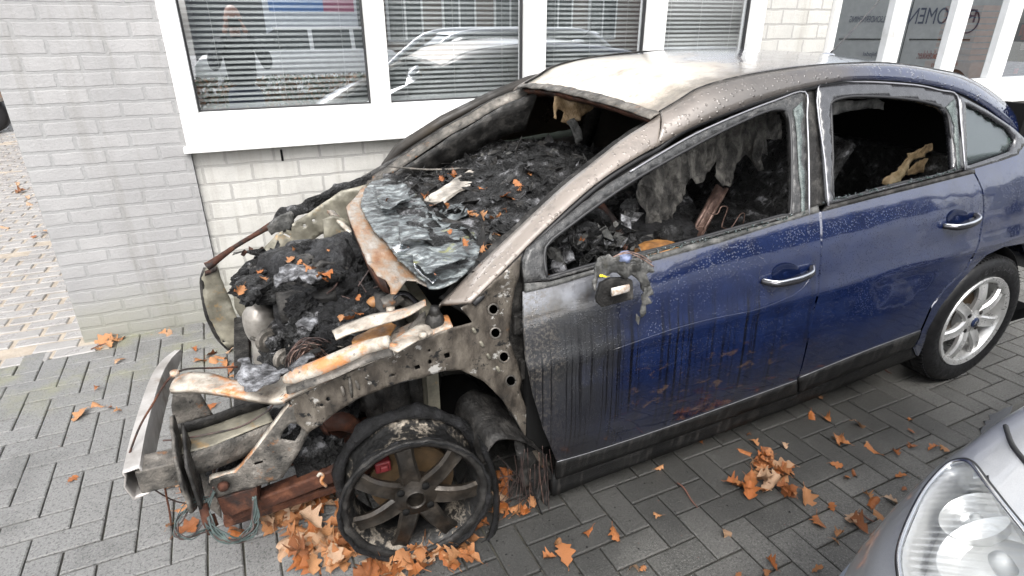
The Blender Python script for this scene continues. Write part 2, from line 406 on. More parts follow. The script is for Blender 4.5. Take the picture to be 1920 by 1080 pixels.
def brickmat(name, bw, bh, mortar, c1, c2, cm, seed=0):
    m, nt, b, tc = newmat(name)
    sp = nt.nodes.new('ShaderNodeSeparateXYZ'); nt.links.new(tc.outputs['Object'], sp.inputs[0])
    w1 = noi(nt, tc, 9, 3); w2 = noi(nt, tc, 30, 4)
    xx = mth(nt, 'ADD', mth(nt,'ADD', sp.outputs[0], sp.outputs[1]), mth(nt, 'MULTIPLY', mth(nt, 'SUBTRACT', w2, .5), .012))
    zz = mth(nt, 'ADD', sp.outputs[2], mth(nt, 'MULTIPLY', mth(nt, 'SUBTRACT', w1, .5), .016))
    cb = nt.nodes.new('ShaderNodeCombineXYZ'); nt.links.new(xx, cb.inputs[0]); nt.links.new(zz, cb.inputs[1])
    br = N(nt, 'ShaderNodeTexBrick', Scale=1.0); br.offset = .5; br.offset_frequency = 2
    br.inputs['Mortar Size'].default_value = mortar; br.inputs['Mortar Smooth'].default_value = .45
    br.inputs['Brick Width'].default_value = bw; br.inputs['Row Height'].default_value = bh; br.inputs['Bias'].default_value = 0
    br.inputs['Color1'].default_value = (*c1, 1); br.inputs['Color2'].default_value = (*c2, 1); br.inputs['Mortar'].default_value = (*cm, 1)
    nt.links.new(cb.outputs[0], br.inputs['Vector'])
    st = noi(nt, tc, 3.5, 6, .7)
    c = mixc(nt, ramp(nt, st, ((.35, .0), (.7, .6))), br.outputs['Color'], tuple(x*.72 for x in c1))
    run = noi(nt, tc, 1, 5, .7, (9, 9, .8)); c = mixc(nt, ramp(nt, run, ((.52, 0), (.68, .45))), c, (c1[0]*.62, c1[1]*.60, c1[2]*.55))
    sp2 = noi(nt, tc, 120, 3, .7); c = mixc(nt, ramp(nt, sp2, ((.62, 0), (.72, .5))), c, tuple(x*.6 for x in c1))
    lo = mth(nt, 'ADD', sp.outputs[2], mth(nt, 'MULTIPLY', mth(nt, 'SUBTRACT', st, .5), .5))
    c = mixc(nt, mrange(nt, lo, .38, -.02, 0, .5), c, (.17,.17,.115))
    nt.links.new(c, b.inputs['Base Color']); b.inputs['Roughness'].default_value = .7
    h = mth(nt, 'MULTIPLY', br.outputs['Fac'], -1.0)
    pr = bump(nt, b, h, .003, .55)
    pr = bump(nt, b, noi(nt, tc, 70, 5, .7), .003, 1, pr)
    return m
M_pier = brickmat('grey painted brick', .226, .0713, .010, (.275,.272,.272), (.305,.30,.298), (.25,.25,.248))
M_wallb = brickmat('white sand-lime brick', .240, .0965, .009, (.42,.41,.385), (.455,.445,.42), (.29,.285,.27))

def pavemat():
    m, nt, b, tc = newmat('wet concrete pavers')
    g = nt.nodes.new('ShaderNodeNewGeometry')
    isl = g.outputs['Random Per Island']
    c = ramp(nt, isl, ((0, (.080,.078,.071)), (.5, (.103,.10,.091)), (1, (.135,.131,.12))))
    big = noi(nt, tc, 1.1, 5, .6)
    sp = nt.nodes.new('ShaderNodeSeparateXYZ'); nt.links.new(tc.outputs['Object'], sp.inputs[0])
    sheen_x = mth(nt, 'ADD', sp.outputs[0], mth(nt, 'MULTIPLY', mth(nt, 'SUBTRACT', big, .5), 1.2))
    wet = mrange(nt, sheen_x, -.5, .6)                       # paler towards the building corner: sky sheen put into the paver colour
    c = mixc(nt, wet, mixc(nt, .75, c, (.20,.20,.198)), c)
    c = mixc(nt, ramp(nt, noi(nt, tc, 3.3, 6, .7), ((.5,0),(.72,.55))), c, (.045,.045,.042))
    spk = noi(nt, tc, 170, 3, .7); c = mixc(nt, ramp(nt, spk, ((.54, 0), (.62, .6))), c, (.25,.245,.23))
    spd = noi(nt, tc, 110, 4, .7); c = mixc(nt, ramp(nt, spd, ((.52, 0), (.62, .65))), c, (.03,.03,.028))
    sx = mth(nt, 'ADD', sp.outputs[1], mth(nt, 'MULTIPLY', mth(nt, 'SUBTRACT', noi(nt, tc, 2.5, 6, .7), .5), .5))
    soot_shade = mth(nt, 'MULTIPLY', mth(nt, 'MULTIPLY', mrange(nt, sx, -.42, -.12), mrange(nt, sp.outputs[0], -.35, .25)), mrange(nt, sp.outputs[0], 2.6, 2.0))  # soot run-off and the car's contact shadow, both put into the paver colour
    c = mixc(nt, mth(nt, 'MULTIPLY', soot_shade, .72), c, (.016,.016,.015))
    alg = mth(nt, 'MULTIPLY', mrange(nt, noi(nt, tc, 4, 6, .7), .46, .7), mrange(nt, sp.outputs[1], 1.1, 1.8))
    c = mixc(nt, mth(nt, 'MULTIPLY', alg, .7), c, (.20,.20,.12))
    nt.links.new(c, b.inputs['Base Color'])
    rr = noi(nt, tc, 2.4, 5, .6); r2 = noi(nt, tc, 90, 4, .7)
    ro = mth(nt, 'ADD', mrange(nt, rr, .4, .62, .24, .46), mth(nt, 'MULTIPLY', r2, .22))
    ro = mth(nt, 'ADD', ro, mth(nt, 'MULTIPLY', mth(nt, 'SUBTRACT', 1, wet), .15))
    nt.links.new(ro, b.inputs['Roughness'])
    pr = bump(nt, b, noi(nt, tc, 130, 5, .8), .0045, 1); bump(nt, b, noi(nt, tc, 7, 3), .004, 1, pr)
    return m
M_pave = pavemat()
M_joint = surf('mossy joint sand', ((.3, (.035,.034,.028)), (.55, (.09,.085,.07)), (.75, (.12,.13,.06))), 18, 7, (.4,.9), bumps=((90,.004),))
M_sand = surf('sandy joint', ((.3, (.24,.20,.16)), (.6, (.36,.31,.25))), 12, 7, (.5,.9), bumps=((90,.004),))
M_pave2 = surf('pale worn pavers', ((.3, (.19,.18,.17)), (.6, (.27,.26,.25)), (.8, (.34,.31,.28))), 5, 7, (.22,.5), bumps=((100,.003),))
M_water = plain('puddle water', (.03,.03,.03), .02, spec=.8)
M_leaf = None
def leafmat(name, a, bcol):
    m, nt, b, tc = newmat(name)
    oi = nt.nodes.new('ShaderNodeObjectInfo')
    c = ramp(nt, oi.outputs['Random'], ((0, (.17,.065,.025)), (.25, a), (.6, tuple((x+y)/2 for x, y in zip(a, bcol))), (1, bcol)))
    c = mixc(nt, ramp(nt, noi(nt, tc, 60, 5, .7), ((.45, 0), (.7, .55))), c, (.20,.06,.015))
    nt.links.new(c, b.inputs['Base Color']); b.inputs['Roughness'].default_value = .42
    w = noi(nt, tc, 120, 3); bump(nt, b, w, .002, 1)
    b.inputs['Subsurface Weight'].default_value = 0
    return m
M_leaf = leafmat('oak leaf', (.32,.10,.022), (.37,.19,.085))
M_leafb = leafmat('pale oak leaf', (.36,.215,.12), (.41,.285,.19))
M_twig = plain('twig', (.11,.05,.035), .6)
M_silver = None
def silvermat():
    m, nt, b, tc = newmat('silver metallic paint')
    f = noi(nt, tc, 900, 1); nt.links.new(ramp(nt, f, ((.3, (.52,.535,.56)), (.7, (.68,.69,.71)))), b.inputs['Base Color'])
    b.inputs['Metallic'].default_value = .55; b.inputs['Roughness'].default_value = .32
    b.inputs['Coat Weight'].default_value = 1; b.inputs['Coat Roughness'].default_value = .04
    return m
M_silver = silvermat()
M_bumper = plain('grey bumper paint', (.16,.18,.215), .3)
M_alloy = surf('alloy wheel', ((.3,(.46,.46,.45)),(.6,(.62,.62,.61))), 12, 5, (.25,.4), metal=.6, bumps=(), layers=((30,.62,.75,(.2,.19,.18)),))
M_alloyb = surf('burnt alloy wheel', ((.3,(.015,.014,.013)),(.48,(.06,.055,.048)),(.62,(.16,.14,.115)),(.8,(.30,.26,.21))), 9, 8, (.35,.65), metal=.45, bumps=((60,.002),))
M_flake = surf('flaked rim barrel', ((.40,(.012,.012,.012)),(.50,(.03,.028,.025)),(.55,(.30,.26,.21)),(.75,(.6,.54,.45))), 26, 8, (.35,.65), metal=.4, bumps=((90,.002),), layers=((3.2,.40,.47,(.012,.012,.012)),))
M_tyre = surf('tyre rubber', ((.3,(.006,.006,.0065)),(.7,(.014,.014,.015))), 20, 4, (.35,.6), spec=.3, bumps=((120,.001),))
M_disc = surf('brake disc', ((.3,(.04,.03,.022)),(.6,(.13,.085,.045))), 14, 5, (.4,.6), metal=.5, bumps=())
M_red = plain('scorched red caliper', (.11,.012,.014), .5)

# ------------------------------------------------------------------ ground and paving
bm = BM(); box(bm, (-60,-60,-.30), (60,60,-.012)); g = link('ground', bm, M_joint, smooth=False); tag(g, kind='structure')
M_road = surf('damp asphalt', ((.3,(.13,.13,.13)),(.7,(.20,.20,.20))), 2, 6, (.3,.6), bumps=((120,.004),))
bm = BM(); box(bm, (-30,-30,-.05), (30,-1.9,-.006)); tag(link('road', bm, M_road, smooth=False), kind='structure')
def paver(bm, pts, h, z0=-.012, ch=.004):
    c = sum((Vector(p) for p in pts), Vector((0,0)))/4
    lo = []; mid = []; top = []
    for p in pts:
        d = (Vector(p)-c); lo.append(bm.verts.new((p[0], p[1], z0))); mid.append(bm.verts.new((p[0], p[1], h-ch*.8)))
        q = c+d-Vector((math.copysign(1,d.x) if abs(d.x) > 1e-6 else 0, math.copysign(1,d.y) if abs(d.y) > 1e-6 else 0))*ch
        top.append(bm.verts.new((q.x, q.y, h+rnd.uniform(-.0006,.0006))))
    bm.faces.new(top)
    for i in range(4):
        j = (i+1)%4; bm.faces.new((mid[i], mid[j], top[j], top[i])); bm.faces.new((lo[i], lo[j], mid[j], mid[i]))
bm = BM(); U = .105; A0 = R(2.6); gp_ = .0035
cA, sA = math.cos(A0), math.sin(A0)
def vis_pave(x, y):
    if x < -1.15 and y > 1.95: return False
    if y > 2.15: return False
    return (-3.4 < x < 7.6 and -1.6 < y < 2.2) and not (x > 3.5 and y < -1.2)
for i in range(-40, 80):
    for j in range(-24, 26):
        r = (i+j+2) % 4
        if r not in (0, 2): continue
        w, h = (2, 1) if r == 0 else (1, 2)
        cx = -.006+(i+w/2)*U+.021; cy = .0097+(j+h/2)*U
        wx, wy = cx*cA-cy*sA, cx*sA+cy*cA
        if not vis_pave(wx, wy): continue
        hw, hh = w*U/2-gp_*rnd.uniform(.6,1.1), h*U/2-gp_*rnd.uniform(.6,1.1); ja = rnd.uniform(-.006,.006)
        pts = []
        for a, b_ in ((-1,-1),(1,-1),(1,1),(-1,1)):
            lx, ly = a*hw, b_*hh; lx, ly = lx-ly*ja, ly+lx*ja
            X_, Y_ = cx+lx, cy+ly; pts.append((X_, Y_))
        paver(bm, pts, rnd.uniform(-.0012,.0012))
bmesh.ops.rotate(bm, verts=bm.verts, cent=(0,0,0), matrix=Matrix.Rotation(A0, 3, 'Z'))
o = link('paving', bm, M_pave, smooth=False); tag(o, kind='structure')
# pale stretcher-bond strip running back past the corner of the building
bm = BM(); box(bm, (-14, 1.97, -.04), (-1.16, 40, -.008)); o = link('sand_bed', bm, M_sand, smooth=False); tag(o, kind='structure')
bm = BM()
for j in range(0, 150):
    y = 1.99+j*.108
    for i in range(0, 16 if j < 100 else 26):
        x = -1.2-.11-i*.215-(j % 2)*.107
        if rnd.random() < .04: continue
        hw, hh = .097+rnd.uniform(-.004,.004), .046+rnd.uniform(-.003,.003)
        paver(bm, [(x-hw,y-hh),(x+hw,y-hh),(x+hw,y+hh),(x-hw,y+hh)], rnd.uniform(-.004,.003), ch=.006)
o = link('pavement', bm, M_pave2, smooth=False); tag(o, kind='structure')
# puddle by the silver car
bm = BM(); q = [at(a, b, Z=.0018) for a, b in ((1842,806),(1855,784),(1885,766),(1925,748),(1945,790),(1890,850),(1850,842))]
panel(bm, [(p.x, p.y) for p in q], lambda u, v: Vector((u, v, .0022)), .03, rag=.02); o = link('water', bm, M_water); tag(o, kind='structure')

# ------------------------------------------------------------------ building
B = thing('brick_building', 'grey and white painted brick building with long white framed windows behind the burnt car', 'building', (-1.29, 2.09, 0))
bm = BM(); box(bm, (-1.29, 2.085, -.01), (-.59, 9.0, 3.4)); link('corner_pier', bm, M_pier, B, smooth=False, label='grey painted brick corner of the building')
bm = BM(); box(bm, (-.588, 2.115, -.01), (3.78, 2.33, .985)); link('wall', bm, M_wallb, B, smooth=False)
bm = BM(); box(bm, (3.095, 2.118, .987), (3.74, 2.33, 3.4)); link('wall', bm, M_wallb, B, smooth=False)
bm = BM(); box(bm, (3.783, 2.125, -.01), (14, 2.33, .93)); link('wall', bm, M_wallb, B, smooth=False)
bm = BM(); box(bm, (-.588, 2.12, 2.62), (3.093, 2.33, 3.4)); box(bm, (3.742, 2.12, 2.62), (14, 2.33, 3.4)); link('wall', bm, M_wallb, B, smooth=False)
bm = BM(); box(bm, (-1.4, 1.95, 3.405), (14, 2.45, 3.6)); box(bm, (-1.4, 4.5, 3.405), (14, 9, 3.6)); box(bm, (-1.4,2.4505,3.405), (-.55,4.4995,3.6)); link('roof', bm, M_white, B, smooth=False)
bm = BM(); bm.faces.new([bm.verts.new(q) for q in ((-.549,2.4505,3.5),(13.99,2.4505,3.5),(13.99,4.4995,3.5),(-.549,4.4995,3.5))]); link('added_roof_pane', bm, M_glass, B, smooth=False)  # unseen glazed opening, added to brighten the room and the blinds
bm = BM(); box(bm, (13.9, 2.34, 0), (14, 9, 3.4)); box(bm, (-.58, 8.9, 0), (13.9, 9, 3.4)); link('wall', bm, M_wallb, B, smooth=False)
bm = BM(); box(bm, (-.58, 4.6, 0), (13.9, 4.65, 3.4)); box(bm, (3.3, 2.34, 0), (3.36, 4.59, 3.4)); link('inner_wall', bm, M_room, B, smooth=False)
bm = BM(); box(bm, (-.58, 2.34, .0), (13.9, 4.59, .75)); link('inner_floor', bm, M_room, B, smooth=False)
bm = BM(); box(bm, (-.16,2.112,.868),(-.148,2.118,.93)); link('vent_slot', bm, M_dark, B, smooth=False)
# left window: frame, posts, panes, sill
panes = [(-.516,.357),(.463,1.285),(1.42,2.14),(2.274,2.985)]
Wd = bm = BM()
box(bm, (-.60, 2.07, .985), (3.095, 2.20, 1.145))
xs = [-.60]+[v for p in panes for v in p]+[3.09]
for k in range(0, 10, 2): box(bm, (xs[k], 2.08, 1.1452), (xs[k+1], 2.19, 2.56))
box(bm, (-.60, 2.08, 2.5602), (3.09, 2.19, 2.62))
wf = link('window', bm, M_white, B, smooth=False, bevel=.004)
bm = BM(); box(bm, (-.615, 2.035, .955), (3.10, 2.114, .9845)); link('sill', bm, M_white, wf, smooth=False, bevel=.004)
for a, b_ in panes:
    bm = BM(); bm.faces.new([bm.verts.new(q) for q in ((a+.001,2.138,1.1455),(b_-.001,2.138,1.1455),(b_-.001,2.138,2.5598),(a+.001,2.138,2.5598))]); link('pane', bm, M_glass, wf, smooth=False)
    bm = BM()
    for q in (((a+.0005,2.125,1.1455),(a+.009,2.16,2.559)), ((b_-.009,2.125,1.1455),(b_-.0005,2.16,2.559)), ((a+.010,2.125,1.1455),(b_-.010,2.16,1.153))): box(bm, *q)
    link('gasket', bm, M_black, wf, smooth=False)
desc = ['leftmost venetian blind behind the pane that mirrors the photographer', 'venetian blind in the second window pane, left of the wide white post',
        'venetian blind in the third window pane, above the burnt car roof', 'rightmost venetian blind, beside the white brick section']
for k, (a, b_) in enumerate(panes):
    T = thing('venetian_blind', desc[k], 'window blind', ((a+b_)/2, 2.22, 2.56), 'venetian blinds in the office window')
    bm = BM(); z = 1.165
    while z < 2.53:
        tl = R(48)+rnd.uniform(-.03,.03)
        for s in (0,):
            dy = .0098*math.cos(tl); dz = .0098*math.sin(tl)
            v = []
            for x in (a-.02, b_+.02):
                v += [bm.verts.new((x, 2.205-dy, z-dz)), bm.verts.new((x, 2.205, z+.0022)), bm.verts.new((x, 2.205+dy, z+dz))]
            bm.faces.new((v[0], v[3], v[4], v[1])); bm.faces.new((v[1], v[4], v[5], v[2]))
        z += .0262
    link('slats', bm, M_slat, T, solid=.0006)
    bm = BM(); box(bm, (a-.02, 2.192, 1.147), (b_+.02, 2.218, 1.160)); link('bottom_rail', bm, M_slat, T, smooth=False)
    for u in (.15, .5, .87):
        x = a+(b_-a)*u; bm = BM(); tube(bm, [(x,2.190,2.55),(x,2.190,1.15)], .0012, 5, 1); link('ladder_cord', bm, M_cord, T)
# right shop window
wb = BM(); zs = 1.10
box(wb, (3.80, 2.08, .935), (14, 2.22, zs-.001))
mx_ = [3.76, 4.43, 4.53, 5.16, 5.26, 5.83, 5.95, 6.60, 6.72, 7.5, 7.62, 9, 9.12, 11, 11.12, 13.9]
for k in range(1, 15, 2): box(wb, (mx_[k], 2.085, zs), (mx_[k+1], 2.20, 2.56))
box(wb, (3.745, 2.083, zs), (3.80, 2.20, 2.56)); box(wb, (3.745, 2.084, 2.5602), (14, 2.20, 2.62))
sw = link('window', wb, M_white, B, smooth=False, bevel=.004)
for k in range(0, 15, 2):
    a, b_ = mx_[k], mx_[k+1]
    a = max(a, 3.801)
    bm = BM(); bm.faces.new([bm.verts.new(q) for q in ((a+.0005,2.140,zs+.0005),(b_-.0005,2.140,zs+.0005),(b_-.0005,2.140,2.5598),(a+.0005,2.140,2.5598))]); link('pane', bm, M_shopglass, sw, smooth=False)
bm = BM(); box(bm, (3.79, 2.02, .90), (14, 2.122, .933)); link('sill', bm, M_white, sw, smooth=False, bevel=.004)
# ================================================================== burnt car
CAR = thing('burnt_car', 'burnt-out dark blue hatchback with stripped fire-damaged front, missing bonnet and one bare front wheel', 'car', (1.3, .885, 0))
CW = 1.77
def mir(v): return Vector((v.x, CW-v.y, v.z))
def fl(pts):                      # pixels on the flank -> (x, z)
    return [(lambda p: (p.x, p.z))(flank(a, b)) for a, b in pts]
def sidepanel(name, pts, m, parent, holes=(), off=0.0, step=.03, thick=.012, mirror=False, rag=0, sm_=True, px=True, label=None):
    o = fl(pts) if px else pts
    h = [fl(q) if px else q for q in holes]
    bm = BM(); panel(bm, o, lambda u, v: Vector((u, side_y(u, v)+off, v)), step, h, rag, 3)
    if mirror:
        for v in bm.verts: v.co.y = CW-v.co.y
    # outward normals
    bm.normal_update()
    want = 1 if mirror else -1
    for f in bm.faces:
        if f.normal.y*want < 0: f.normal_flip()
    if m is M_door and not mirror:          # painted skin: folded rim and exact surface normals, so reflections stay clean
        fr = list(bm.verts); ed = [e for e in bm.edges if e.is_boundary]
        r = bmesh.ops.extrude_edge_only(bm, edges=ed); nv_ = [g for g in r['geom'] if isinstance(g, bmesh.types.BMVert)]
        for v in nv_: v.co.y += thick
        bm.verts.index_update(); nf = len(fr); nrm = []
        for v in bm.verts:
            x, z = v.co.x, v.co.z; e_ = .004
            nrm.append(Vector(((side_y(x+e_,z)-side_y(x-e_,z))/(2*e_), -1, (side_y(x,z+e_)-side_y(x,z-e_))/(2*e_))).normalized())
        o_ = link(name, bm, m, parent, smooth=True, label=label)
        o_.data.normals_split_custom_set_from_vertices(nrm); return o_
    return link(name, bm, m, parent, smooth=sm_, solid=thick, offset=-1, label=label)
# ---- outlines on the near flank (traced)
FD = [(983,550),(1040,537),(1110,515),(1230,489),(1350,456),(1440,427),(1535,399),(1538,440),(1534,520),(1520,600),(1494,711),(1400,745),(1250,799),(1120,842),(1044,864),(1022,810),(1002,745),(988,680),(982,610)]
RD = [(1540,398),(1650,370),(1740,348),(1826,326),(1840,355),(1843,400),(1835,450),(1810,503),(1769,541),(1744,577),(1726,618),(1620,657),(1498,706),(1524,600),(1538,520),(1542,440)]
FDS = [(1044,867),(1120,845),(1250,802),(1400,748),(1494,714),(1494,739),(1400,772),(1250,826),(1120,872),(1043,899)]
M_chromeg0 = plain('pale edge line', (.16,.16,.17), .35, .3)
RDS = [(1498,709),(1620,660),(1726,621),(1713,650),(1610,692),(1498,737)]
front_door = sidepanel('door', FD, M_door, CAR, step=.017, label='burnt front door with soot-streaked blue paint')
rear_door = sidepanel('door', RD, M_door, CAR, step=.017, label='dark blue rear door beaded with rain')
M_strip = surf('sooty rubbing strip', ((.3,(.003,.003,.0035)),(.52,(.008,.008,.008)),(.70,(.034,.032,.03))), 1, 5, (.35,.6), spec=.3, bumps=((60,.001),), stretch=(45,1,5))
sidepanel('lower_trim', FDS, M_strip, front_door, off=-.002)
sidepanel('lower_trim', RDS, M_strip, rear_door, off=-.002)
sidepanel('sill', [(1043,901),(1120,875),(1250,829),(1400,775),(1498,741),(1610,695),(1713,653),(1722,672),(1600,722),(1500,762),(1250,856),(1120,903),(1040,935)], M_strip, CAR, off=.012, thick=.04, label='black sooty sill')
for pts, par in (([(1044,865),(1120,843),(1250,800),(1400,746),(1493,712)], front_door), ([(1499,707),(1620,658),(1725,619)], rear_door)):
    bm = BM(); tube(bm, [flank(*q)+Vector((0,-.0025,0)) for q in pts], .0016, 5, 4); link('trim_line', bm, M_chromeg0, par)
bm = BM(); tube(bm, [flank(*q)+Vector((0,.0006,0)) for q in ((1150,656),(1260,618),(1340,597),(1410,583),(1460,566),(1500,545),(1524,515))], .0016, 5, 5); link('press_line', bm, M_door, front_door)
# belt trim
sidepanel('belt_trim', [(984,530),(1030,527),(1130,499),(1240,472),(1350,442),(1470,410),(1532,384),(1535,397),(1440,425),(1350,454),(1230,487),(1110,513),(1040,535),(984,548)], M_rag, front_door, off=-.004, step=.018, thick=.02)
sidepanel('belt_trim', [(1552,384),(1640,362),(1700,347),(1800,322),(1826,317),(1827,324),(1740,346),(1650,368),(1540,396)], M_burnt2, rear_door, off=-.004, step=.018, thick=.02)
M_chromeg = plain('sooty bright bead', (.30,.30,.32), .3, .6)
M_frame2 = surf('charred frame', ((.3,(.008,.008,.008)),(.5,(.022,.022,.022)),(.66,(.06,.058,.055)),(.8,(.16,.155,.15))), 40, 8, (.25,.6), bumps=((70,.004),(200,.002)), coat=.3)
# frames
FW_o = [(984,529),(980,487),(990,466),(1060,408),(1125,356),(1180,320),(1235,287),(1300,250),(1380,214),(1450,187),(1503,168),(1508,172),(1511,220),(1514,300),(1515,400),(1470,409),(1350,441),(1240,471),(1130,498),(1030,526)]
FW_i = [(1027,521),(1024,464),(1075,420),(1140,372),(1200,332),(1270,292),(1340,254),(1400,225),(1445,207),(1472,206),(1482,225),(1486,300),(1484,398),(1468,404),(1350,436),(1240,466),(1130,492)]
sidepanel('window_frame', FW_o, M_frame2, front_door, [FW_i], off=.0, step=.02, thick=.022, rag=.003)
RW_o = [(1532,160),(1600,152),(1711,158),(1760,168),(1794,178),(1800,230),(1808,318),(1790,323),(1700,346),(1640,361),(1552,384),(1545,300)]
RW_i = [(1559,196),(1566,188),(1600,181),(1660,182),(1720,188),(1762,199),(1778,214),(1784,250),(1789,318),(1700,341),(1640,356),(1565,373),(1563,300)]
M_frame = surf('sooty wet frame', ((.3,(.016,.016,.018)),(.55,(.028,.028,.031)),(.75,(.055,.055,.06))), 34, 7, (.12,.3), bumps=((150,.0008),), coat=1)
sidepanel('window_frame', RW_o, M_frame, rear_door, [RW_i], step=.02, thick=.022)
sidepanel('pillar_cover', [(1514,172),(1531,164),(1545,300),(1552,384),(1532,392),(1516,402),(1515,300)], M_burnt2, CAR, off=.012, thick=.03, step=.02, rag=.004, label='blistered pillar cover between the doors')
for pts, par in ((FW_i, front_door), (RW_i, rear_door)):
    P = [flank(*q)+Vector((0,.004,0)) for q in pts]; bm = BM(); tube(bm, P+[P[0]], .0055, 6, 3); link('window_seal', bm, M_black, par)
P = [flank(*q)+Vector((0,-.003,0)) for q in ((1552,386),(1545,300),(1533,162),(1600,153),(1711,159),(1760,169),(1793,179),(1800,230),(1808,318))]
bm = BM(); tube(bm, P, .0035, 6, 4); link('frame_bead', bm, M_chromeg, rear_door)
P = [flank(*q)+Vector((0,-.003,0)) for q in ((1516,402),(1515,300),(1512,220),(1508,172),(1450,189),(1380,216),(1300,252),(1235,289),(1180,322))]
bm = BM(); tube(bm, P, .0032, 6, 4); link('frame_bead', bm, M_chromeg, front_door)
# glass crumbs left along the window edges
for nm, pts, par in (('glass_remnant', [(1486,205),(1503,190),(1505,215),(1499,235),(1504,262),(1500,300),(1507,320),(1509,398),(1502,402),(1501,360),(1496,320),(1494,262),(1490,225)], front_door),
                     ('glass_remnant', [(1772,200),(1789,186),(1795,240),(1799,316),(1794,318),(1791,280),(1788,262),(1788,236),(1780,212)], rear_door)):
    sidepanel(nm, pts, M_crumbglass, par, off=-.004, step=.015, thick=.004, rag=.004)
bm = BM()
for i in range(150):
    t = rnd.random()
    if i % 2: a = (1540+t*250, 379-t*60+rnd.uniform(-4,3))
    else: a = (1200+t*290, 478-t*75+rnd.uniform(-4,4))
    p = flank(*a); s = rnd.uniform(.0015,.0045)
    r = bmesh.ops.create_icosphere(bm, subdivisions=1, radius=s)
    for v in r['verts']: v.co = p+Vector((v.co.x*rnd.uniform(.7,1.6), v.co.y-.006, v.co.z))
tag(link('glass_crumbs', bm, M_carglass, front_door, smooth=False), kind='stuff')
# ---- rear quarter
QP = [(1829,325),(1843,355),(1846,400),(1838,450),(1813,505),(1772,543),(1747,578),(1729,620),(1716,652),(1722,668),(1738,620),(1765,572),(1800,528),(1850,478),(1882,463),(1920,456),(1960,460),(2010,490),(2060,520),(2100,470),(2080,380),(2040,330),(1975,300),(1924,268),(1908,290),(1870,303),(1811,322)]
q = fl(QP)
q = [p for p in q[:16]]+[(2.98,.42),(3.02,.32),(3.10,.25),(3.36,.30),(3.42,.55),(3.40,.85),(3.33,1.03),(3.12,1.10)]+q[23:]
QUARTER = sidepanel('quarter_panel', q, M_door, CAR, px=False, label='undamaged blue rear quarter with rain drops')
# quarter window
sidepanel('quarter_window_frame', [(1799,179),(1850,206),(1900,240),(1926,264),(1910,290),(1870,304),(1811,321),(1805,250)], M_frame, CAR, [[(1811,193),(1850,214),(1890,240),(1905,262),(1896,283),(1870,292),(1814,311)]], step=.02, thick=.02)
sidepanel('quarter_window', [(1809,190),(1850,212),(1891,238),(1907,262),(1897,285),(1870,294),(1812,313)], M_carglass, CAR, off=.012, step=.03, thick=.004)
# ---- roof, rails, pillars
L2 = [((1238,212),.325),((1275,190),.325),((1314,167),.32),((1389,146),.315),((1497,129),.31),((1580,122),.31),((1667,121),.31),((1755,133),.32),((1809,146),.33),((1867,181),.33),((1920,232),.33)]
rail = [at(*p, Y=y) for p, y in L2]
rail += [Vector((3.08, .34, 1.14)), Vector((3.22,.36,1.06))]
L1 = [((1229,276),.25),((1293,240),.245),((1404,196),.235),((1502,167),.235),((1600,150),.235),((1711,155),.235),((1793,173),.23),((1850,203),.22),((1928,262),.2)]
low = [at(*p, Y=y) for p, y in L1]+[Vector((3.05,.17,1.10)), Vector((3.2,.2,1.02))]
bm = BM()
ribbon(bm, rail, low, 5, 5, .022, Vector((0,-.75,.66)))
link('roof_rail', bm, M_rail, CAR, solid=.01)
bm = BM(); ribbon(bm, [mir(v) for v in rail], [mir(v) for v in low], 5, 5, .022, Vector((0,.75,.66)))
link('roof_rail', bm, M_rail, CAR, solid=.01)
# ditch moulding
bm = BM(); tube(bm, [v+Vector((0,.004,.004)) for v in rail[:-1]], .0045, 6, 4); link('roof_moulding', bm, M_burnt2, CAR)
bm = BM(); tube(bm, [mir(v)+Vector((0,-.004,.004)) for v in rail[:-1]], .0045, 6, 4); link('roof_moulding', bm, M_burnt2, CAR)
# roof skin
rs_ = spline(rail, 5); bm = BM(); rows = []
for i, p in enumerate(rs_):
    row = []
    for k in range(25):
        t = k/24; y = p.y+.006+(CW-2*p.y-.012)*t; c = 1-(2*t-1)**2
        xf = 0.0
        if i < 5: xf = -.035*c*(1-i/5)
        x = p.x+xf; z = p.z+.030*c*(1 if p.x < 2.6 else max(.2, 1-(p.x-2.6)))
        z += .004*noise.noise(Vector((x*3, y*3, 0)))
        row.append(bm.verts.new((x, y, z)))
    rows.append(row)
for a, b_ in zip(rows, rows[1:]):
    for k in range(24): bm.faces.new((a[k], b_[k], b_[k+1], a[k+1]))
ROOF = link('roof', bm, M_roofp, CAR, solid=.008, offset=-1)
front_edge = [v.copy() for v in []]
p0 = rs_[0]
def hdr(t, dx, dz): 
    c = 1-(2*t-1)**2; return Vector((p0.x-.035*c+dx, p0.y+.0+(CW-2*p0.y)*t, p0.z+.030*c+dz))
bm = BM(); ribbon(bm, [hdr(k/12, .006, -.001) for k in range(13)], [hdr(k/12, -.038, -.018) for k in range(13)], 3, 3, .004, Vector((-.4,0,.9)), jit=.004, seed=2)
link('windscreen_header', bm, M_burnt, CAR, solid=.006)
bm = BM(); ribbon(bm, [hdr(k/12, -.012, -.03) for k in range(13)], [hdr(k/12, .06, -.06) for k in range(13)], 3, 2, 0, jit=.006); link('header_rail', bm, M_rust, CAR, solid=.01)
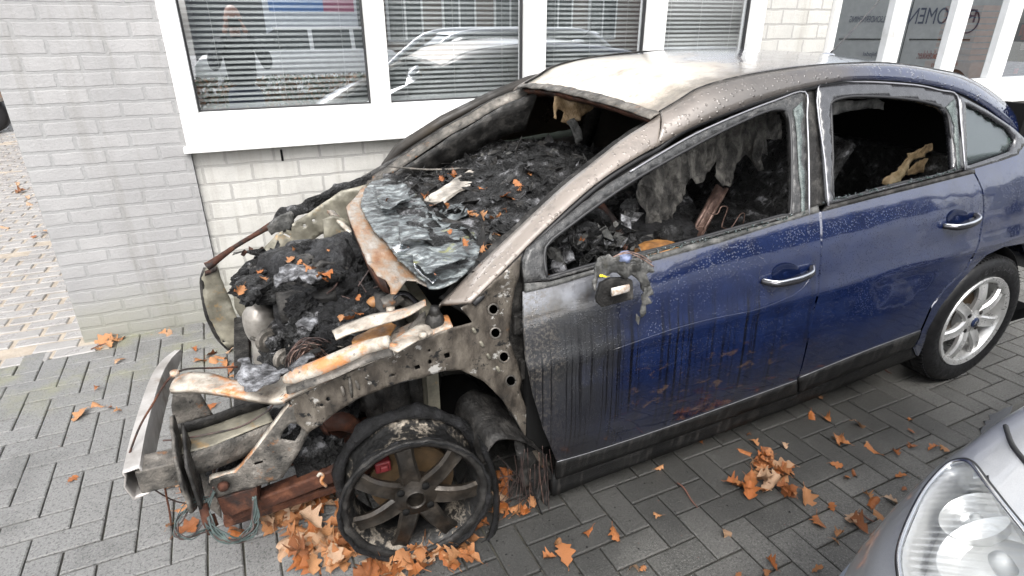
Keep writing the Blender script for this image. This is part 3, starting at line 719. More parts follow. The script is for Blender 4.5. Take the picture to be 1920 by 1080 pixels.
# A pillars
PA = [((827,571),.155),((900,498),.19),((960,442),.215),((1053,355),.255),((1108,311),.28),((1170,262),.30),((1223,228),.325),((1240,213),.33)]
PB = [((882,567),.065),((940,512),.10),((1002,449),.14),((1066,389),.175),((1111,350),.20),((1151,321),.215),((1200,291),.235),((1231,275),.25)]
pa = [at(*p, Y=y) for p, y in PA]; pb = [at(*p, Y=y) for p, y in PB]
for f, nm in ((lambda v: v, -1), (mir, 1)):
    bm = BM(); ribbon(bm, [f(v) for v in pa], [f(v) for v in pb], 5, 5, .012, Vector((-.4, nm*.8, .4)))
    link('windscreen_pillar', bm, M_rail if nm < 0 else M_burnt2, CAR, solid=.012)
# raised flange along the windscreen side and drip strip between pillar and door
for f, nm in ((lambda v: v, -1), (mir, 1)):
    bm = BM(); ribbon(bm, [f(v+Vector((-.004,.0,.0))) for v in pa], [f(v+Vector((.0,.035,-.035))) for v in pa], 5, 2, 0, jit=.002)
    link('pillar_flange', bm, M_burnt, CAR, solid=.004)
    bm = BM(); ribbon(bm, [f(v+Vector((.02,.09,-.02))) for v in pa], [f(v+Vector((.05,.10,-.12))) for v in pb], 5, 3, 0, jit=.006); link('inner_pillar', bm, M_burnt2, CAR, solid=.02)
bm = BM(); tube(bm, [v+Vector((.012,.012,-.012)) for v in pb]+[v+Vector((.0,.014,-.006)) for v in low[1:8]], .011, 6, 4); link('door_seal', bm, M_black, CAR)
# near pillar plate below: dark gap closing panel behind door edge
# ---- far side (seen from inside)
far_w = [(.38,.90),(.42,.985),(.62,1.10),(.85,1.205),(1.05,1.275),(1.25,1.32),(1.44,1.335),(1.45,.985)]
def sp2(P): return P
far_o = [(.30,.20),(.30,.90),(.37,1.0),(.60,1.135),(.85,1.245),(1.05,1.315),(1.30,1.355),(1.52,1.365),(2.0,1.34),(2.4,1.27),(2.8,1.13),(3.1,1.04),(3.38,.95),(3.42,.55),(3.36,.30),(3.02,.30),(2.93,.48),(2.78,.62),(2.61,.66),(2.44,.62),(2.30,.48),(2.2,.2),(1.4,.2)]
far_r = [(1.56,.99),(1.56,1.33),(2.0,1.31),(2.33,1.25),(2.36,1.05)]
sidepanel('far_side', far_o, M_darkbrown, CAR, [far_w], px=False, mirror=True, step=.05, thick=.04, label='smoke-blackened far side doors seen from inside')
M_smokeblack = surf('smoked pane', ((.3,(.006,.005,.004)),(.6,(.020,.015,.010)),(.8,(.04,.03,.018))), 2.5, 4, (.25,.5), bumps=())
bm = BM(); panel(bm, far_w, lambda u, v: Vector((u, CW-side_y(u,v)-.02, v)), .05); link('far_window', bm, M_smokeblack, CAR, solid=.004)
M_paleglass = plain('clear strip of far glass', (.20,.23,.20), .3)
bm = BM(); ribbon(bm, [Vector((.66,1.655,.965)),Vector((.9,1.655,.99)),Vector((1.2,1.655,1.012)),Vector((1.4,1.655,1.02))], [Vector((.66,1.66,.945)),Vector((.9,1.66,.953)),Vector((1.2,1.66,.962)),Vector((1.4,1.66,.97))], 5, 2, 0, jit=.003); link('glass_remnant', bm, M_paleglass, CAR, solid=.004)
bm = BM(); bar(bm, (.60,1.66,.93), (.70,1.60,1.13), .02, .03); link('far_pillar', bm, M_burnt2, CAR); bm = BM(); bar(bm, (1.48,1.68,.90), (1.50,1.52,1.33), .08, .04); link('far_pillar', bm, M_burnt2, CAR)
# tailgate, floor, bulkheads
bm = BM(); ribbon(bm, [Vector((3.22,.36,1.06)),Vector((3.26,.885,1.11)),Vector((3.22,1.41,1.06))], [Vector((3.46,.25,.35)),Vector((3.52,.885,.33)),Vector((3.46,1.52,.35))], 6, 8, .03, Vector((1,0,.2))); link('tailgate', bm, M_door, CAR, solid=.02)
bm = BM(); box(bm, (.42,.12,.16), (3.3,1.65,.22)); link('floor', bm, M_dark, CAR, smooth=False)
bm = BM(); box(bm, (.12,.26,.221), (.16,1.50,.74)); link('firewall', bm, M_olive, CAR, smooth=False)
bm = BM(); box(bm, (2.75,.14,.221), (2.8,1.63,.98)); box(bm, (2.2,.12,.221), (2.74,1.65,.50)); link('rear_bench', bm, M_char, CAR, smooth=False)
bm = BM(); box(bm, (2.82,.20,.6), (2.86,1.57,1.24)); link('rear_lining', bm, M_dark, CAR, smooth=False)
# inner door trim and hinge shut faces so nothing shows through
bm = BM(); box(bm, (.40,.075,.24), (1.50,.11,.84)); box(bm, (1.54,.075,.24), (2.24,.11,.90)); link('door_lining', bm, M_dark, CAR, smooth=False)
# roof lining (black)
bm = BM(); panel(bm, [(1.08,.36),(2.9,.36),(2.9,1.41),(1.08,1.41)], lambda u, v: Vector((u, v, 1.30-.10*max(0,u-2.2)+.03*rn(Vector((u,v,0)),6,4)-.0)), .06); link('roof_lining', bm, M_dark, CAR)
# ---- hanging headliner rag seen through the front window
def rag_sheet(name, pts, Y, amp, m, parent, seed=0, holes=(), step=.014, thick=.004, rag=.006, lean=0):
    o = pxpoly(pts, Y); h = [pxpoly(q, Y) for q in holes]; zt = max(p[1] for p in o)
    bm = BM(); panel(bm, o, lambda u, v: Vector((u, Y+lean*(v-zt)+amp*rn(Vector((u*1.0, v*.6, seed)), 7, seed, 4)+amp*.4*noise.noise(Vector((u*60+v*20, v*14, seed))), v)), step, h, rag, seed)
    return link(name, bm, m, parent, solid=thick)
rag_sheet('hanging_headliner', [(1195,345),(1215,318),(1260,290),(1320,262),(1390,228),(1440,210),(1466,215),(1470,262),(1440,262),(1437,290),(1425,285),(1413,318),(1405,300),(1398,290),(1385,300),(1375,318),(1360,347),(1340,343),(1333,328),(1342,300),(1328,320),(1310,340),(1296,342),(1288,330),(1276,345),(1270,372),(1262,385),(1250,398),(1252,414),(1235,418),(1217,423),(1200,415),(1205,396),(1192,380),(1185,368)], .50, .035, M_liner, CAR, 5, lean=.15)
rag_sheet('hanging_headliner', [(1420,260),(1432,262),(1428,300),(1436,318),(1424,322),(1412,300)], .46, .02, M_liner, CAR, 8)
rag_sheet('hanging_headliner', [(1560,190),(1650,186),(1663,192),(1661,207),(1635,203),(1600,208),(1575,214),(1560,217)], .30, .02, M_rag, CAR, 9)
rag_sheet('hanging_foam', [(1041,180),(1060,182),(1110,190),(1120,200),(1105,212),(1086,230),(1070,236),(1056,228),(1062,212),(1050,205),(1046,228),(1043,222)], 1.0, .03, M_tan, CAR, 4, rag=.01)
rag_sheet('hanging_foam', [(1066,228),(1078,222),(1090,240),(1093,262),(1082,272),(1076,250)], 1.0, .02, M_rag, CAR, 6)
rag_sheet('rear_seat_foam', [(1660,345),(1668,335),(1690,322),(1712,290),(1735,278),(1755,270),(1758,278),(1740,296),(1722,302),(1708,322),(1690,343),(1670,350)], .42, .03, M_tan, CAR, 12, rag=.006)
rag_sheet('rear_seat_foam', [(1700,328),(1725,305),(1760,292),(1768,300),(1766,318),(1740,324),(1715,331)], .50, .03, M_tan, CAR, 14, rag=.006)
bm = BM(); panel(bm, [(1.62,.45),(1.95,.45),(2.0,1.35),(1.62,1.35)], lambda u, v: Vector((u+.15+.06*rn(Vector((u,v,1)),5,2), v, .55+(u-1.62)*1.6)), .05)
link('front_seat', bm, M_char, CAR, solid=.03)
# seat frame and springs through the front window
bm = BM(); A = at(1290,465,Y=.55); Bq = at(1352,352,Y=.60)
bar(bm, A, Bq, .055, .012, Vector((.3,1,0))); link('seat_frame', bm, M_copper, CAR)
bm = BM(); bar(bm, at(1283,462,Y=.55), at(1345,350,Y=.60), .012, .02, Vector((.3,1,0))); bar(bm, at(1300,466,Y=.548), at(1362,353,Y=.598), .012, .02, Vector((.3,1,0)))
tube(bm, [at(a,b_,Y=.5) for a,b_ in ((1326,400),(1345,401),(1352,388),(1364,390),(1354,420),(1356,427),(1370,428),(1388,402),(1396,402),(1393,420))], .0028, 6, 3)
tube(bm, [at(a,b_,Y=.48) for a,b_ in ((1302,430),(1316,424),(1320,430),(1317,446))], .0035, 6, 3)
link('seat_spring', bm, M_copper, CAR)
bm = BM(); lump(bm, at(1345,420,Y=.8), (.22,.25,.10), 21, 4, .5, 3); link('charred_seat', bm, M_char, CAR)
bm = BM(); lump(bm, at(1238,425,Y=.48)+Vector((0,.05,-.03)), (.17,.15,.065), 22, 4, .3, 3); link('charred_seat', bm, M_charcoal, CAR)
M_ochre = surf('scorched ochre plate', ((.3,(.03,.02,.012)),(.48,(.22,.10,.03)),(.7,(.42,.22,.07))), 12, 6, (.4,.7), bumps=((60,.003),))
bm = BM(); lump(bm, at(1232,468,Y=.25), (.085,.06,.028), 24, 3, .25, 2); link('scorched_plate', bm, M_ochre, CAR)
# steering wheel rim and column
bm = BM(); tube(bm, [at(a,b_,Y=y) for a,b_,y in ((1115,372,.50),(1130,388,.47),(1147,408,.43),(1160,430,.39),(1170,452,.36),(1176,480,.33))], .013, 10, 5)
sw_ = link('steering_wheel', bm, M_rust, CAR)
bm = BM(); tube(bm, [at(1150,425,Y=.42), at(1148,450,Y=.38), at(1146,480,Y=.34)], [.02,.018,.022], 8, 4); link('column', bm, M_burnt2, sw_)
# ---- debris across the dashboard and cabin
def zdash(x, y):
    d = .845+.10*sm(.45,.95,x)-.06*sm(1.0,1.35,x)
    d += .05*math.exp(-((y-1.1)/.35)**2)*sm(.4,.8,x)
    d -= .30*sm(.90,.40,y)*sm(.50,.9,x)+.10*sm(.5,.2,y)*sm(.3,.5,x)                # lower behind the driver's window
    d += .030*rn(Vector((x,y,0)), 6, 3, 6)+.018*rn(Vector((x,y,2)), 17, 8, 3)
    return d
bm = BM(); panel(bm, [(.26,.17),(.5,.13),(1.4,.13),(1.5,.6),(1.42,1.63),(.30,1.63),(.20,1.2),(.20,.6)], lambda u, v: Vector((u, v, zdash(u,v))), .016); 
link('burnt_dashboard', bm, M_char, CAR, smooth=False, solid=.01)
for k, (px, py, Y, s, sd_) in enumerate([(930,330,1.15,(.20,.20,.06),1),(1010,318,1.15,(.22,.2,.07),2),(790,350,1.35,(.12,.14,.05),3),(850,395,.95,(.10,.13,.04),4),(1020,380,.75,(.14,.16,.05),5),(905,445,.62,(.11,.10,.03),6),(1075,350,.8,(.16,.2,.06),7),(760,335,1.5,(.10,.1,.05),8),(980,420,.5,(.10,.12,.04),9),(860,330,1.4,(.10,.1,.05),10)]):
    bm = BM(); lump(bm, at(px,py,Y=Y)+Vector((0,0,-.02)), s, 40+sd_, 5, .45, 3); link('charred_debris', bm, M_charcoal if k % 2 else M_char, CAR, smooth=False)
# pieces seen low through the driver's window
for k, (a, b_, r_, mm) in enumerate([((1028,462),(1056,500),.020,M_rag),((1038,492),(1050,512),.03,M_ash),((1050,470),(1072,488),.018,M_ash),((1070,430),(1090,470),.03,M_char),((1085,440),(1135,455),.012,M_rag),((1095,400),(1140,420),.03,M_char),((1185,375),(1175,420),.035,M_char)]):
    bm = BM(); Y = .24 if k < 4 else .4; p = at(*a, Y=Y); q_ = at(*b_, Y=Y-.02); tube(bm, [p, (p+q_)/2+Vector((0,0,.01)), q_], [r_*.6, r_, r_*.7], 9, 5)
    for v in bm.verts: v.co += noise.noise_vector(v.co*45)*.012
    link('charred_debris', bm, mm, CAR, smooth=False)
for k in range(16):
    bm = BM(); a = (rnd.uniform(1035,1290), rnd.uniform(425,500)); p = at(a[0], min(a[1], 520-(a[0]-1030)*.24), Y=rnd.uniform(.3,.6))
    lump(bm, p+Vector((0,0,-.03)), (rnd.uniform(.03,.07), rnd.uniform(.03,.07), rnd.uniform(.02,.04)), 60+k, 3, .5, 2); link('charred_debris', bm, rnd.choice((M_char,M_charcoal,M_rag)), CAR, smooth=False)
bm = BM(); tube(bm, [at(a,b_,Y=y) for a,b_,y in ((840,318,1.3),(900,312,1.3),(985,303,1.25),(1060,330,.95),(1085,352,.8))], .006, 6, 4)
tube(bm, [at(1000,345,Y=1.0), at(985,368,Y=.95), at(965,392,Y=.9)], .009, 6, 4)
tube(bm, [at(730,312,Y=1.5), at(800,318,Y=1.4), at(870,316,Y=1.35)], .005, 6, 4); link('bent_strut', bm, M_burnt, CAR)
# ---- melted windscreen lying over the scuttle
gout = [(684,352),(700,338),(725,333),(748,340),(768,352),(782,368),(795,380),(805,400),(830,418),(868,430),(890,440),(900,470),(893,492),(872,512),(845,530),(822,537),(806,538),(777,510),(749,489),(736,469),(720,448),(700,430),(687,406),(676,384)]
def zg(x, y): return .866+.008*rn(Vector((x*1.6,y*.6,5)), 9, 12, 5)+.004*noise.noise(Vector((x*60,y*20,1)))+.07*max(0,x-.22)
bm = BM(); plateZ(bm, gout, .875, .012, .002, zf=zg, rag=.006); link('melted_windscreen', bm, M_glassmelt, CAR, solid=.006)
bm = BM()
for (pts, z) in (([(800,398),(870,380),(880,400),(830,430)],.885),([(700,350),(760,345),(770,372),(715,392)],.912),([(760,470),(850,455),(880,480),(800,515)],.915),([(745,420),(800,425),(810,450),(752,452)],.912)):
    plateZ(bm, pts, z, .012, .02, seed=z*100, rag=.012)
link('melted_glass_fold', bm, M_glassmelt, CAR, solid=.004)
# cowl panel
cout = [(649,389),(656,415),(671,451),(689,493),(707,517),(722,524),(732,540),(732,552),(742,552),(752,540),(762,526),(780,526),(806,541),(815,533),(777,505),(749,484),(738,466),(722,444),(702,426),(690,404),(678,384),(690,352),(684,348)]
bm = BM(); plateZ(bm, cout, .85, .014, .005, rag=.002); link('cowl_panel', bm, M_cowl, CAR, solid=.003)
ce = [at(a,b_,Z=.848) for a,b_ in cout[:6]]
bm = BM(); ribbon(bm, ce, [v+Vector((.01,0,-.05)) for v in ce], 4, 2, 0); link('cowl_lip', bm, M_rust, CAR, solid=.003)
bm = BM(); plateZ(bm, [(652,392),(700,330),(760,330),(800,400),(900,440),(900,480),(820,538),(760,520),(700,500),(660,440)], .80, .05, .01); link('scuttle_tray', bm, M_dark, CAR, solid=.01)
# glass shard tongue
bm = BM(); plateZ(bm, [(735,462),(752,455),(770,466),(752,472),(740,474)], .892, .01, .004, rag=.004); plateZ(bm, [(775,490),(800,500),(822,520),(812,532),(795,520),(778,503)], .888, .01, .004); link('glass_shard', bm, M_glass, CAR, solid=.004)

# ---- jagged burnt fragments: bent scraps of sheet, flakes and stubs too many to count
def fragments(name, n, spot, m, s0, s1, seed, par=None, thick=.0015):
    r = random.Random(seed); bm = BM()
    for i in range(n):
        p, up = spot(r); s = r.uniform(s0, s1); el = r.uniform(1, 3.2)
        e = Matrix.Rotation(r.uniform(0,6.28), 3, 'Z') @ Matrix.Rotation(r.gauss(0,.8), 3, 'X') @ Matrix.Rotation(r.gauss(0,.6), 3, 'Y')
        k = r.randint(4, 7); ring = []
        for j in range(k):
            a = 2*math.pi*j/k; q = r.uniform(.45, 1.1)*s; v = Vector((math.cos(a)*q*el, math.sin(a)*q, r.gauss(0,.22)*s)); ring.append(bm.verts.new(p+e @ v))
        c = bm.verts.new(p+e @ Vector((0,0,r.uniform(-.35,.35)*s)))
        for j in range(k): bm.faces.new((ring[j], ring[(j+1)%k], c))
    return tag(link(name, bm, m, par or CAR, smooth=False, solid=thick), kind='stuff')
def bay(r):
    px, py = r.uniform(455,735), r.uniform(465,665)
    while px < 560 and py > 555: px, py = r.uniform(455,735), r.uniform(465,665)
    Y = 1.25-(py-465)/200*.9+r.uniform(-.1,.1); p = at(px, py, Y=Y); p.z = min(max(p.z, .50), .80); return p, None
def dash(r):
    x, y = r.uniform(.30,1.35), r.uniform(.18,1.55); return Vector((x, y, zdash(x,y)+.004)), None
def drv(r):
    px = r.uniform(1035,1200); return at(px, r.uniform(430,515)-(px-1030)*.12, Y=r.uniform(.18,.45)), None
for nm, n, sp_, m, a, b, sd_ in (('burnt_fragments',260,bay,M_char,.008,.028,1),('grey_fragments',150,bay,M_burnt,.007,.024,2),('ash_fragments',110,bay,M_ash,.005,.016,3),('sooty_fragments',120,bay,M_burnt2,.010,.030,4),
        ('rusty_fragments',36,bay,M_rust,.006,.018,5),('burnt_fragments',420,dash,M_char,.008,.030,6),('grey_fragments',110,dash,M_rag,.006,.022,7),('ash_fragments',90,dash,M_ash,.003,.010,8),('sooty_fragments',160,dash,M_burnt2,.010,.034,9),
        ('burnt_fragments',90,drv,M_char,.008,.03,10),('grey_fragments',40,drv,M_rag,.008,.03,11),('ash_fragments',26,drv,M_ash,.005,.018,12)):
    fragments(nm, n, sp_, m, a, b, sd_)
# ================================================================== stripped front end
# wheel-arch apron with its row of round holes
AP = [(542,747),(620,711),(692,682),(735,662),(808,630),(849,614),(885,604),(864,577),(882,567),(930,523),(977,480),(970,528),(960,571),(953,634),(970,680),(978,709),(974,730),(988,770),(1003,822),(1032,872),(1017,877),(993,838),(968,788),(940,747),(906,714),(865,694),(832,695),(790,709),(739,721),(682,742),(640,766),(601,796),(576,812),(557,792)]
H = [circ(925,580,8.5,14,9), circ(929,624,8.5,14,9), circ(945,669,8.5,14,9), circ(958,714,8.5,14,9), [(832,663),(842,660),(844,669),(834,672)], [(777,686),(786,683),(788,690),(779,693)],
     circ(806,678,3.5,8,4.5), circ(805,657,2.5,8), circ(737,703,4,8,2), circ(615,748,4,8,4), circ(603,759,4,8,3), circ(911,548,2.5,8), [(853,588),(859,587),(860,594),(854,594)]]
def apY(u, v): return .085+.05*sm(-.05,-.32,u)+.004*noise.noise(Vector((u*20,v*20,0)))-.012*math.exp(-((v-.90+.35*abs(u-.33))/.03)**2)
def apz(pts):
    out = []
    for a, b_ in pts:
        y = .09
        for i in range(8): p = at(a, b_, Y=y); y = apY(p.x, p.z)
        out.append((p.x, p.z))
    return out
bm = BM(); panel(bm, apz(AP), lambda u, v: Vector((u, apY(u,v), v)), .011, [apz(h) for h in H], .002, 1)
M_apron = surf('scorched apron steel', ((.30,(.018,.016,.014)),(.45,(.060,.051,.042)),(.6,(.115,.10,.082)),(.8,(.20,.18,.155))), 11, 9, (.4,.7), metal=.2, spec=.3, stretch=(1.6,1,.7), bumps=((50,.003),(170,.0015)), layers=((16,.60,.64,(.33,.32,.30)), (30,.58,.64,(.012,.012,.012)), (7,.62,.72,(.15,.07,.03))))
apron = link('wheel_apron', bm, M_apron, CAR, solid=.003, label='grey burnt apron above the bare front wheel, pierced by a row of round holes')
for k, h in enumerate(H[:4]):
    bm = BM(); c = h[0]; pts = [at(a, b_, Y=.083) for a, b_ in circ((h[0][0]+h[7][0])/2, (h[0][1]+h[7][1])/2, 9.5, 14, 10)]; tube(bm, pts+[pts[0]], .003, 6, 1); link('hole_rim', bm, M_burnt, apron)
for a, b_, c_, d_ in ((640,724,646,742),(667,713,674,730),(655,708,660,745),(697,704,703,716),(818,678,820,690),(850,676,853,686)): bm = BM(); tube(bm, [at(a,b_,Y=.093), at(c_,d_,Y=.095)], [.003,.006,.003], 6, 3); link('pressed_rib', bm, M_burnt, apron)
for a, b_ in ((889,620),(903,645),(916,668),(934,692)): bm = BM(); tube(bm, [at(a-3,b_-5,Y=.082), at(a+3,b_+5,Y=.082)], [.004,.006,.004], 6, 3); link('pressed_rib', bm, M_olive, apron)
# bead along the arch edge and flange turned inwards
arch = [(576,812),(601,796),(640,766),(682,742),(739,721),(790,709),(832,695),(865,694),(906,714),(940,747),(968,788),(993,838),(1017,877)]
e = apz(arch); E_ = [Vector((u, apY(u,v), v)) for u, v in e]
bm = BM(); ribbon(bm, E_, [p+Vector((0,.05,-.004)) for p in E_], 4, 2, 0, jit=.002); link('arch_flange', bm, M_burnt2, apron, solid=.002)
bm = BM(); ribbon(bm, [p+Vector((0,.03,.0)) for p in E_[3:]], [p+Vector((0.0,.30,.02)) for p in E_[3:]], 4, 8, .02, Vector((0,0,1)), jit=.012); link('inner_arch', bm, M_burnt2, CAR, solid=.003)
# hinge pillar face between apron and door edge
bm = BM(); plateY(bm, [(974,484),(992,530),(982,552),(980,612),(990,690),(1004,750),(1024,812),(1046,868),(1040,935),(1022,900),(1000,830),(975,760),(960,700),(945,640),(950,571),(962,528)], .125, step=.02, warp=.006); link('hinge_pillar', bm, M_burnt2, CAR, solid=.004)
for a, b_ in ((974,606),(986,690),(1002,752),(1012,790)):
    bm = BM(); p = at(a, b_, Y=.11); box(bm, p+Vector((-.022,-.012,-.035)), p+Vector((.022,.012,.035))); tube(bm, [p+Vector((0,-.013,.014)), p+Vector((0,-.024,.014))], .009, 6, 1); tube(bm, [p+Vector((0,-.013,-.014)), p+Vector((0,-.024,-.014))], .009, 6, 1)
    link('door_hinge', bm, M_burnt2, CAR, smooth=False, bevel=.004)
bm = BM(); ribbon(bm, [flank(985,548)+Vector((.0,.004,0)), flank(982,612)+Vector((0,.004,0)), flank(990,680)+Vector((0,.004,0)), flank(1004,745)+Vector((0,.004,0)), flank(1024,808)+Vector((0,.004,0)), flank(1045,864)+Vector((0,.004,0))], [p+Vector((.035,.06,0)) for p in (flank(985,548), flank(982,612), flank(990,680), flank(1004,745), flank(1024,808), flank(1045,864))], 4, 2); link('door_edge', bm, M_burnt2, front_door, solid=.002)

# upper rail (pale, rust-tinted)
RO = [(318,731,.28),(361,730,.25),(414,736,.215),(473,747,.165),(510,752,.135),(530,750,.125),(543,742,.118),(640,696,.10),(692,680,.085),(735,661,.085),(808,628,.085),(849,612,.085)]
ro = [at(a,b_,Y=y) for a, b_, y in RO]
RI = [(327,712),(352,699),(390,699),(443,713),(500,712),(534,706),(560,690),(640,659),(699,634),(735,622),(790,598),(838,590)]
def zlerp(i): return ro[i].z+.004
ri = [at(a,b_,Z=zlerp(i)) for i, (a, b_) in enumerate(RI)]
bm = BM(); ribbon(bm, ro, ri, 5, 5, .004, Vector((0,0,1)), jit=.0025, seed=3)
rail_ = link('upper_rail', bm, M_pale, CAR, solid=.003, label='pale rust-stained upper rail of the missing front wing')
bm = BM(); ribbon(bm, ro, [v+Vector((0,.006,-.016)) for v in ro], 5, 1); link('rail_lip', bm, M_pale, rail_, solid=.002)
# round-backed channel on the rail
ch = [at(a,b_,Z=z) for a,b_,z in ((534,712,.655),(560,704,.67),(600,690,.69),(640,673,.71),(680,655,.73),(730,640,.76))]
bm = BM(); tube(bm, ch, [.012,.024,.026,.026,.024,.018], 10, 5); link('rail_channel', bm, M_pale, rail_)
bm = BM(); ribbon(bm, [v+Vector((0,-.03,-.004)) for v in ch], [v+Vector((0,-.052,-.016)) for v in ch], 4, 1, jit=.002); link('rail_step', bm, M_burnt, rail_, solid=.002)
bm = BM()
for a, b_, z in ((328,703,.665),(739,652,.775),(793,631,.79)): p = at(a,b_,Z=z); tube(bm, [p, p+Vector((0,0,.012))], [.013,.011], 12, 1)
link('rail_bolt', bm, M_pale, rail_)
bm = BM(); plateZ(bm, [(730,653),(735,640),(790,606),(806,612),(812,624),(745,660)], .785, .015, .002); link('hinge_bracket', bm, M_pale, rail_, solid=.004)
bm = BM(); plateY(bm, [(765,615),(787,590),(797,583),(805,622),(790,630),(770,632)], .14, step=.014, warp=.004); link('hinge_bracket', bm, M_burnt, rail_, solid=.003)
# bonnet hinge arm and second bar
bm = BM(); A_ = at(632,634,Z=.78); B_ = at(700,596,Z=.80); C_ = at(797,562,Z=.84)
ribbon(bm, [at(a,b_,Z=z) for a,b_,z in ((622,622,.775),(655,606,.785),(700,590,.80),(760,578,.82),(797,561,.84))], [at(a,b_,Z=z) for a,b_,z in ((630,637,.775),(660,624,.785),(712,610,.80),(765,592,.82),(799,572,.84))], 4, 3, .006, Vector((0,0,1)), jit=.003)
link('bonnet_hinge', bm, M_pale, CAR, solid=.005)
bm = BM(); plateZ(bm, [(660,655),(664,634),(700,612),(730,600),(742,612),(730,632),(700,648)], .74, .014, .012, rag=.006); link('scorched_plate', bm, M_ochre, CAR, solid=.003)
# rubber buffer block near the pillar foot
bm = BM(); p = at(816,606,Y=.13); lump(bm, p, (.028,.028,.042), 3, 3, .15, 2); tube(bm, [p+Vector((0,0,.03)), p+Vector((0,0,.055))], [.02,.012], 8, 1); link('rubber_buffer', bm, M_burnt2, CAR)
bm = BM(); tube(bm, [at(a,b_,Y=.30) for a,b_ in ((716,570),(738,562),(752,553))], [.018,.024,.022], 12, 4)
tube(bm, [at(a,b_,Y=.32) for a,b_ in ((745,560),(772,572),(790,590))], [.016,.018,.016], 10, 4); link('wiper_linkage', bm, M_burnt, CAR)
bm = BM(); ribbon(bm, [at(a,b_,Y=.30) for a,b_ in ((735,555),(748,546),(765,548),(786,566))], [at(a,b_,Y=.27) for a,b_ in ((738,562),(750,553),(765,556),(782,573))], 4, 2); link('wiper_linkage', bm, M_blackmetal, CAR, solid=.003)
bm = BM(); tube(bm, [at(a,b_,Y=.42) for a,b_ in ((696,572),(702,566),(712,570),(718,588))], .02, 10, 4); link('coolant_pipe', bm, M_ochre, CAR)
bm = BM(); tube(bm, [at(733,586,Y=.28)-Vector((0,0,.01)), at(733,586,Y=.28)+Vector((0,0,.02))], .014, 10, 1); link('bolt', bm, M_pale, CAR)

# headlamp brace plate
BP = [(542,760),(493,826),(470,856),(442,886),(398,898),(393,906),(405,934),(482,912),(530,895),(557,853),(582,808),(606,795),(600,768),(581,756)]
def brY(u, v): return .135+.05*sm(-.3,-.55,u)
def pxf(pts, f, y0=.15):
    out = []
    for a, b_ in pts:
        y = y0
        for i in range(10): p = at(a, b_, Y=y); y = f(p.x, p.z)
        out.append((p.x, p.z))
    return out
bm = BM(); panel(bm, pxf(BP, brY), lambda u, v: Vector((u, brY(u,v)+.003*noise.noise(Vector((u*20,v*20,4))), v)), .012, [pxf([(545,793),(566,797),(563,812),(553,827),(525,822),(533,805)], brY), pxf(circ(419,911,5,8), brY), pxf([(476,868),(493,863),(494,867),(478,872)], brY)], .001, 2)
brace = link('headlamp_brace', bm, M_burnt, CAR, solid=.003)
be = pxf([(542,760),(493,826),(470,856),(442,886),(398,898),(393,906)], brY); bv = [Vector((u, brY(u,v), v)) for u, v in be]
bm = BM(); ribbon(bm, bv, [v+Vector((0,.022,0)) for v in bv], 4, 1); link('brace_flange', bm, M_pale, brace, solid=.003)
bm = BM()
for c_ in ((419,911),(531,867)):
    p = at(*c_, Y=.165); tube(bm, [p, p+Vector((0,-.012,0))], [.017,.012], 12, 1)
link('brace_bolt', bm, M_rust, brace)
bm = BM(); plateY(bm, [(545,862),(560,835),(600,815),(625,850),(610,885),(560,895)], .24, step=.012, warp=.02, rag=.004); link('charred_debris', bm, M_char, CAR, solid=.01)
# box end under the brace and rusty lower beam
bm = BM(); p = at(408,935,Y=.19); q_ = at(482,912,Y=.17)
v = [at(406,936,Y=.19), at(482,913,Y=.17), at(484,948,Y=.17), at(436,968,Y=.185), at(418,966,Y=.19)]
f0 = [bm.verts.new(x) for x in v]; f1 = [bm.verts.new(x+Vector((0.02,.13,0))) for x in v]; bm.faces.new(f0)
bm.faces.new(f1[::-1])
for i in range(5): bm.faces.new((f0[i], f1[i], f1[(i+1)%5], f0[(i+1)%5]))
link('front_box', bm, M_rust, CAR, smooth=False, bevel=.004)
bm = BM(); bar(bm, at(432,958,Y=.24), at(640,878,Y=.22), .05, .05); link('lower_beam', bm, M_rust, CAR, smooth=False, bevel=.006)
bm = BM(); bar(bm, at(420,975,Y=.30), at(640,905,Y=.30), .05, .03); link('lower_beam', bm, M_rust, CAR, smooth=False, bevel=.006)
bm = BM(); box(bm, (-.30,.30,.13), (.10,1.5,.20)); bar(bm, (-.5,.45,.22), (-.1,.42,.16), .08, .05); bar(bm, (-.5,1.35,.22), (-.1,1.35,.16), .08, .05); link('subframe', bm, M_rust, CAR, smooth=False, bevel=.01)
bm = BM(); tube(bm, [at(a,b_,Y=.15) for a,b_ in ((596,893),(600,888),(606,892),(602,902),(612,912))], .005, 8, 4); link('tow_hook', bm, M_pale, CAR)

# bumper beam, crash box, flange
be_o = [(232,888,.49),(250,812,.49),(279,722,.48),(301,682,.47),(329,658,.46)]
fo = [at(a,b_,Z=z) for a,b_,z in be_o]
w_ = [.035,.032,.03,.028,.015]; hh = [.085,.085,.08,.06,.012]
bm = BM(); P0 = spline(fo, 6); n_ = len(P0); rings = []
for i, p in enumerate(P0):
    t = i/(n_-1)*4; k = min(int(t), 3); w = w_[k]+(w_[k+1]-w_[k])*(t-k); h = hh[k]+(hh[k+1]-hh[k])*(t-k)
    j = noise.noise(p*30)*.006*sm(.5,1,i/(n_-1))
    a_ = Vector((w, .012, -.004))
    ring = [p+Vector((.003,0,-.012)), p, p+a_*.9, p+a_+Vector((0,0,-.012)), p+a_+Vector((j,0,-h*.5+j)), p+a_+Vector((0.002,0,-h+j*2)), p+Vector((.004,0,-h-.004+j)), p+Vector((-.006,0,-h*.5))]
    rings.append([bm.verts.new(x) for x in ring])
for a, b_ in zip(rings, rings[1:]):
    for k in range(8): bm.faces.new((a[k], b_[k], b_[(k+1)%8], a[(k+1)%8]))
link('bumper_beam', bm, M_alu, CAR, solid=.004, offset=-1, autos=35, label='bare aluminium bumper beam with a melted far end')
